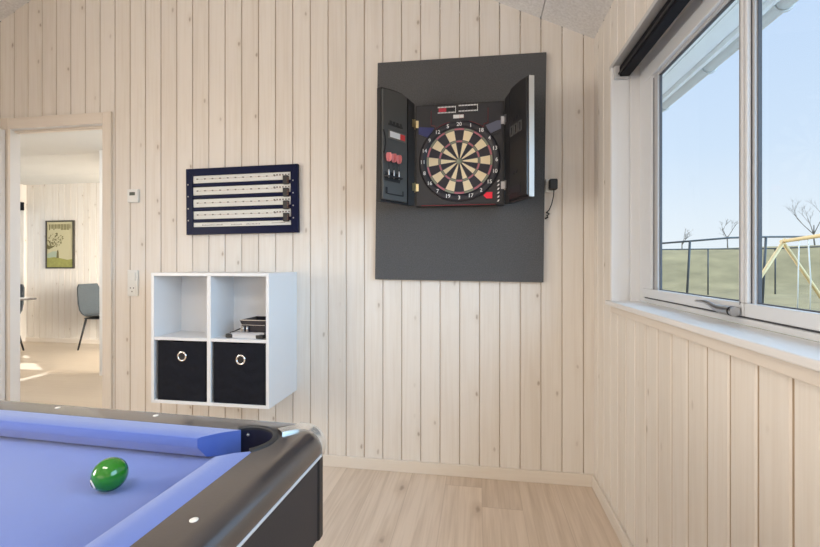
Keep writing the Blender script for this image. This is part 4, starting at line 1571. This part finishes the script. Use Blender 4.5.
# number spot pointing left and a little down
sd = Vector((-0.40, -0.76, -0.27)).normalized()
Mq = sd.to_track_quat('Z', 'Y').to_matrix().to_4x4()
bm = bmesh.new()
prof = []
for k in range(7):
    a = R(20) * (1 - k / 6)
    prof.append((max(0.0258 * math.sin(a), 0.0002), 0.0258 * math.cos(a)))
lathe(bm, prof, Mq, 32)
spt = obj('number_spot', bm, M_ballwhite, bl_)
bm = bmesh.new()
text_bm(bm, '6', 0.012, Mq @ Matrix.Translation((0, 0, 0.0257)), extrude=0.0004)
obj('numeral', bm, M_black, spt)

# ------------------------------------------------------------------ dining room things
ps = thing('framed_poster', 'framed poster of a tree on a green hill, on the far dining room wall', 'poster', (-6.101, FY1, 1.4515))
pw, ph = 0.242, 0.3535
bm = bmesh.new()
ft = 0.018
for lo, hi in (((-pw, -0.024, -ph), (-pw + ft, 0, ph)), ((pw - ft, -0.024, -ph), (pw, 0, ph)), ((-pw + ft, -0.024, ph - ft), (pw - ft, 0, ph)), ((-pw + ft, -0.024, -ph), (pw - ft, 0, -ph + ft))):
    bx(bm, lo, hi)
obj('frame', bm, mat('dark bronze frame', (0.05, 0.042, 0.03), 0.5), ps)
bm = bmesh.new()
bx(bm, (-pw + ft, -0.012, -ph + ft), (pw - ft, -0.008, ph - ft), mi=0)
# hill
hp = [(-pw + ft, -0.20), (-0.10, -0.185), (0.02, -0.205), (0.12, -0.225), (pw - ft, -0.215), (pw - ft, -ph + ft), (-pw + ft, -ph + ft)]
prism(bm, hp, -0.0135, -0.012, mi=1)
prism(bm, [(-pw + ft, -0.14), (-0.13, -0.10), (-0.06, -0.10), (-0.02, -0.17), (-0.03, -0.192), (-pw + ft, -0.195)], -0.0130, -0.012, mi=3)
rr = random.Random(11)
for k in range(120):     # leaf blots of the crown
    a = rr.uniform(0, 2 * PI); q = math.sqrt(rr.uniform(0, 1))
    xx = -0.10 + 0.15 * q * math.cos(a); zz = 0.06 + 0.105 * q * math.sin(a) + 0.2 * (xx + 0.10)
    s_ = rr.uniform(0.005, 0.014)
    if abs(xx) < pw - ft - 0.016:
        prism(bm, [(xx - s_, zz), (xx, zz + s_ * 0.7), (xx + s_, zz), (xx, zz - s_ * 0.7)], -0.0140 - 0.00001 * k, -0.012, mi=2)
prism(bm, [(-pw + ft, -0.06), (-0.19, -0.07), (-0.12, -0.035), (-0.05, 0.02), (-0.12, -0.02), (-0.19, -0.02), (-pw + ft, 0.01)], -0.0145, -0.012, mi=2)
prism(bm, [(-0.062, -0.20), (-0.022, -0.20), (-0.025, -0.12), (-0.035, -0.08), (-0.05, -0.09), (-0.058, -0.14)], -0.0145, -0.012, mi=2)
xx = -0.19
while xx < 0.185:        # tall block lettering too small to read
    w_ = rr.choice((0.016, 0.020, 0.024))
    bx(bm, (xx, -0.0145, rr.choice((0.215, 0.235))), (xx + w_ * 0.6, -0.012, 0.300), mi=2)
    xx += w_ + 0.006
obj('print', bm, [M_paper, M_postgreen, M_posttree, M_postpale], ps)

# table
tb = thing('dining_table', 'dark dining table with black legs in the next room, cut off by the doorway', 'table', (-6.0, 3.6, 0))
bm = bmesh.new()
bx(bm, (-0.42, -0.90, 0.722), (0.57, 0.90, 0.745), 0.006)
obj('table_top', bm, M_tabletop, tb)
for x, y in ((-0.34, -0.7), (0.25, -0.7), (-0.34, 0.72), (0.06, 0.74)):
    bm = bmesh.new()
    tube(bm, [(x, y, 0.72), (x + (0.12 if x > 0 else -0.05), y + (0.05 if y > 0 else -0.05), 0.0)], [0.022, 0.015], 10)
    obj('leg', bm, M_legblack, tb)


def dining_chair(loc, rz, label):
    """faces local -Y: seat in front of the back"""
    c = thing('dining_chair', label, 'chair', loc, rz)
    bm = bmesh.new()
    # shell: swept section from front of the seat up to the top of the back
    sec_ = [(-0.40, 0.455), (-0.36, 0.468), (-0.22, 0.462), (-0.08, 0.455), (-0.02, 0.475), (0.02, 0.53), (0.045, 0.62), (0.065, 0.74), (0.085, 0.84), (0.09, 0.885)]
    hwid = [0.18, 0.20, 0.212, 0.215, 0.215, 0.212, 0.206, 0.195, 0.175, 0.15]
    nrm = []
    for i in range(len(sec_)):
        a, b = sec_[max(0, i - 1)], sec_[min(len(sec_) - 1, i + 1)]
        d = Vector((b[0] - a[0], b[1] - a[1])).normalized()
        nrm.append(Vector((d.y, -d.x)))
    U = 10
    top, bot = [], []
    for i, (y, z) in enumerate(sec_):
        r1, r2 = [], []
        for k in range(U + 1):
            f = -1 + 2 * k / U
            cup = 0.035 * f * f * (0.5 if i < 4 else 1.0)
            n_ = nrm[i]
            th_ = 0.022 * (1 - 0.55 * f ** 4)
            yy, zz = y - n_.x * cup, z - n_.y * cup
            r1.append(bm.verts.new((hwid[i] * f, yy - n_.x * th_, zz - n_.y * th_)))
            r2.append(bm.verts.new((hwid[i] * f, yy + n_.x * th_, zz + n_.y * th_)))
        top.append(r1); bot.append(r2)
    L = len(sec_)
    for i in range(L - 1):
        for k in range(U):
            bm.faces.new((top[i][k], top[i][k + 1], top[i + 1][k + 1], top[i + 1][k]))
            bm.faces.new((bot[i][k + 1], bot[i][k], bot[i + 1][k], bot[i + 1][k + 1]))
        bm.faces.new((top[i][0], top[i + 1][0], bot[i + 1][0], bot[i][0]))
        bm.faces.new((top[i + 1][U], top[i][U], bot[i][U], bot[i + 1][U]))
    for k in range(U):
        bm.faces.new((top[0][k + 1], top[0][k], bot[0][k], bot[0][k + 1]))
        bm.faces.new((top[-1][k], top[-1][k + 1], bot[-1][k + 1], bot[-1][k]))
    obj('seat_shell', bm, M_seat, c, smooth=60)
    bm = bmesh.new()
    bx(bm, (-0.17, -0.34, 0.415), (0.17, -0.04, 0.432), 0.004)
    obj('seat_frame', bm, M_legblack, c)
    for sx, sy in ((-1, -1), (1, -1), (-1, 1), (1, 1)):
        bm = bmesh.new()
        y0 = -0.32 if sy < 0 else -0.06
        tube(bm, [(sx * 0.16, y0, 0.42), (sx * 0.215, y0 + sy * 0.07, 0.0)], [0.014, 0.010], 8)
        obj('leg', bm, M_legblack, c)


dining_chair((-5.335, 5.165, 0), R(95), 'blue grey upholstered chair standing alone by the far dining room wall')
dining_chair((-6.25, 4.80, 0), R(4), 'dark upholstered chair pushed up to the dining table, mostly hidden by the door frame')
db = thing('roller_blind', 'black roller blind above the dining room window, seen past the door frame', 'blind', (FX0 + 0.02, 4.73, 2.0))
bm = bmesh.new()
bx(bm, (-0.02, -0.60, -0.04), (0.03, 0.60, 0.08), 0.004)
obj('cassette', bm, M_blind, db)
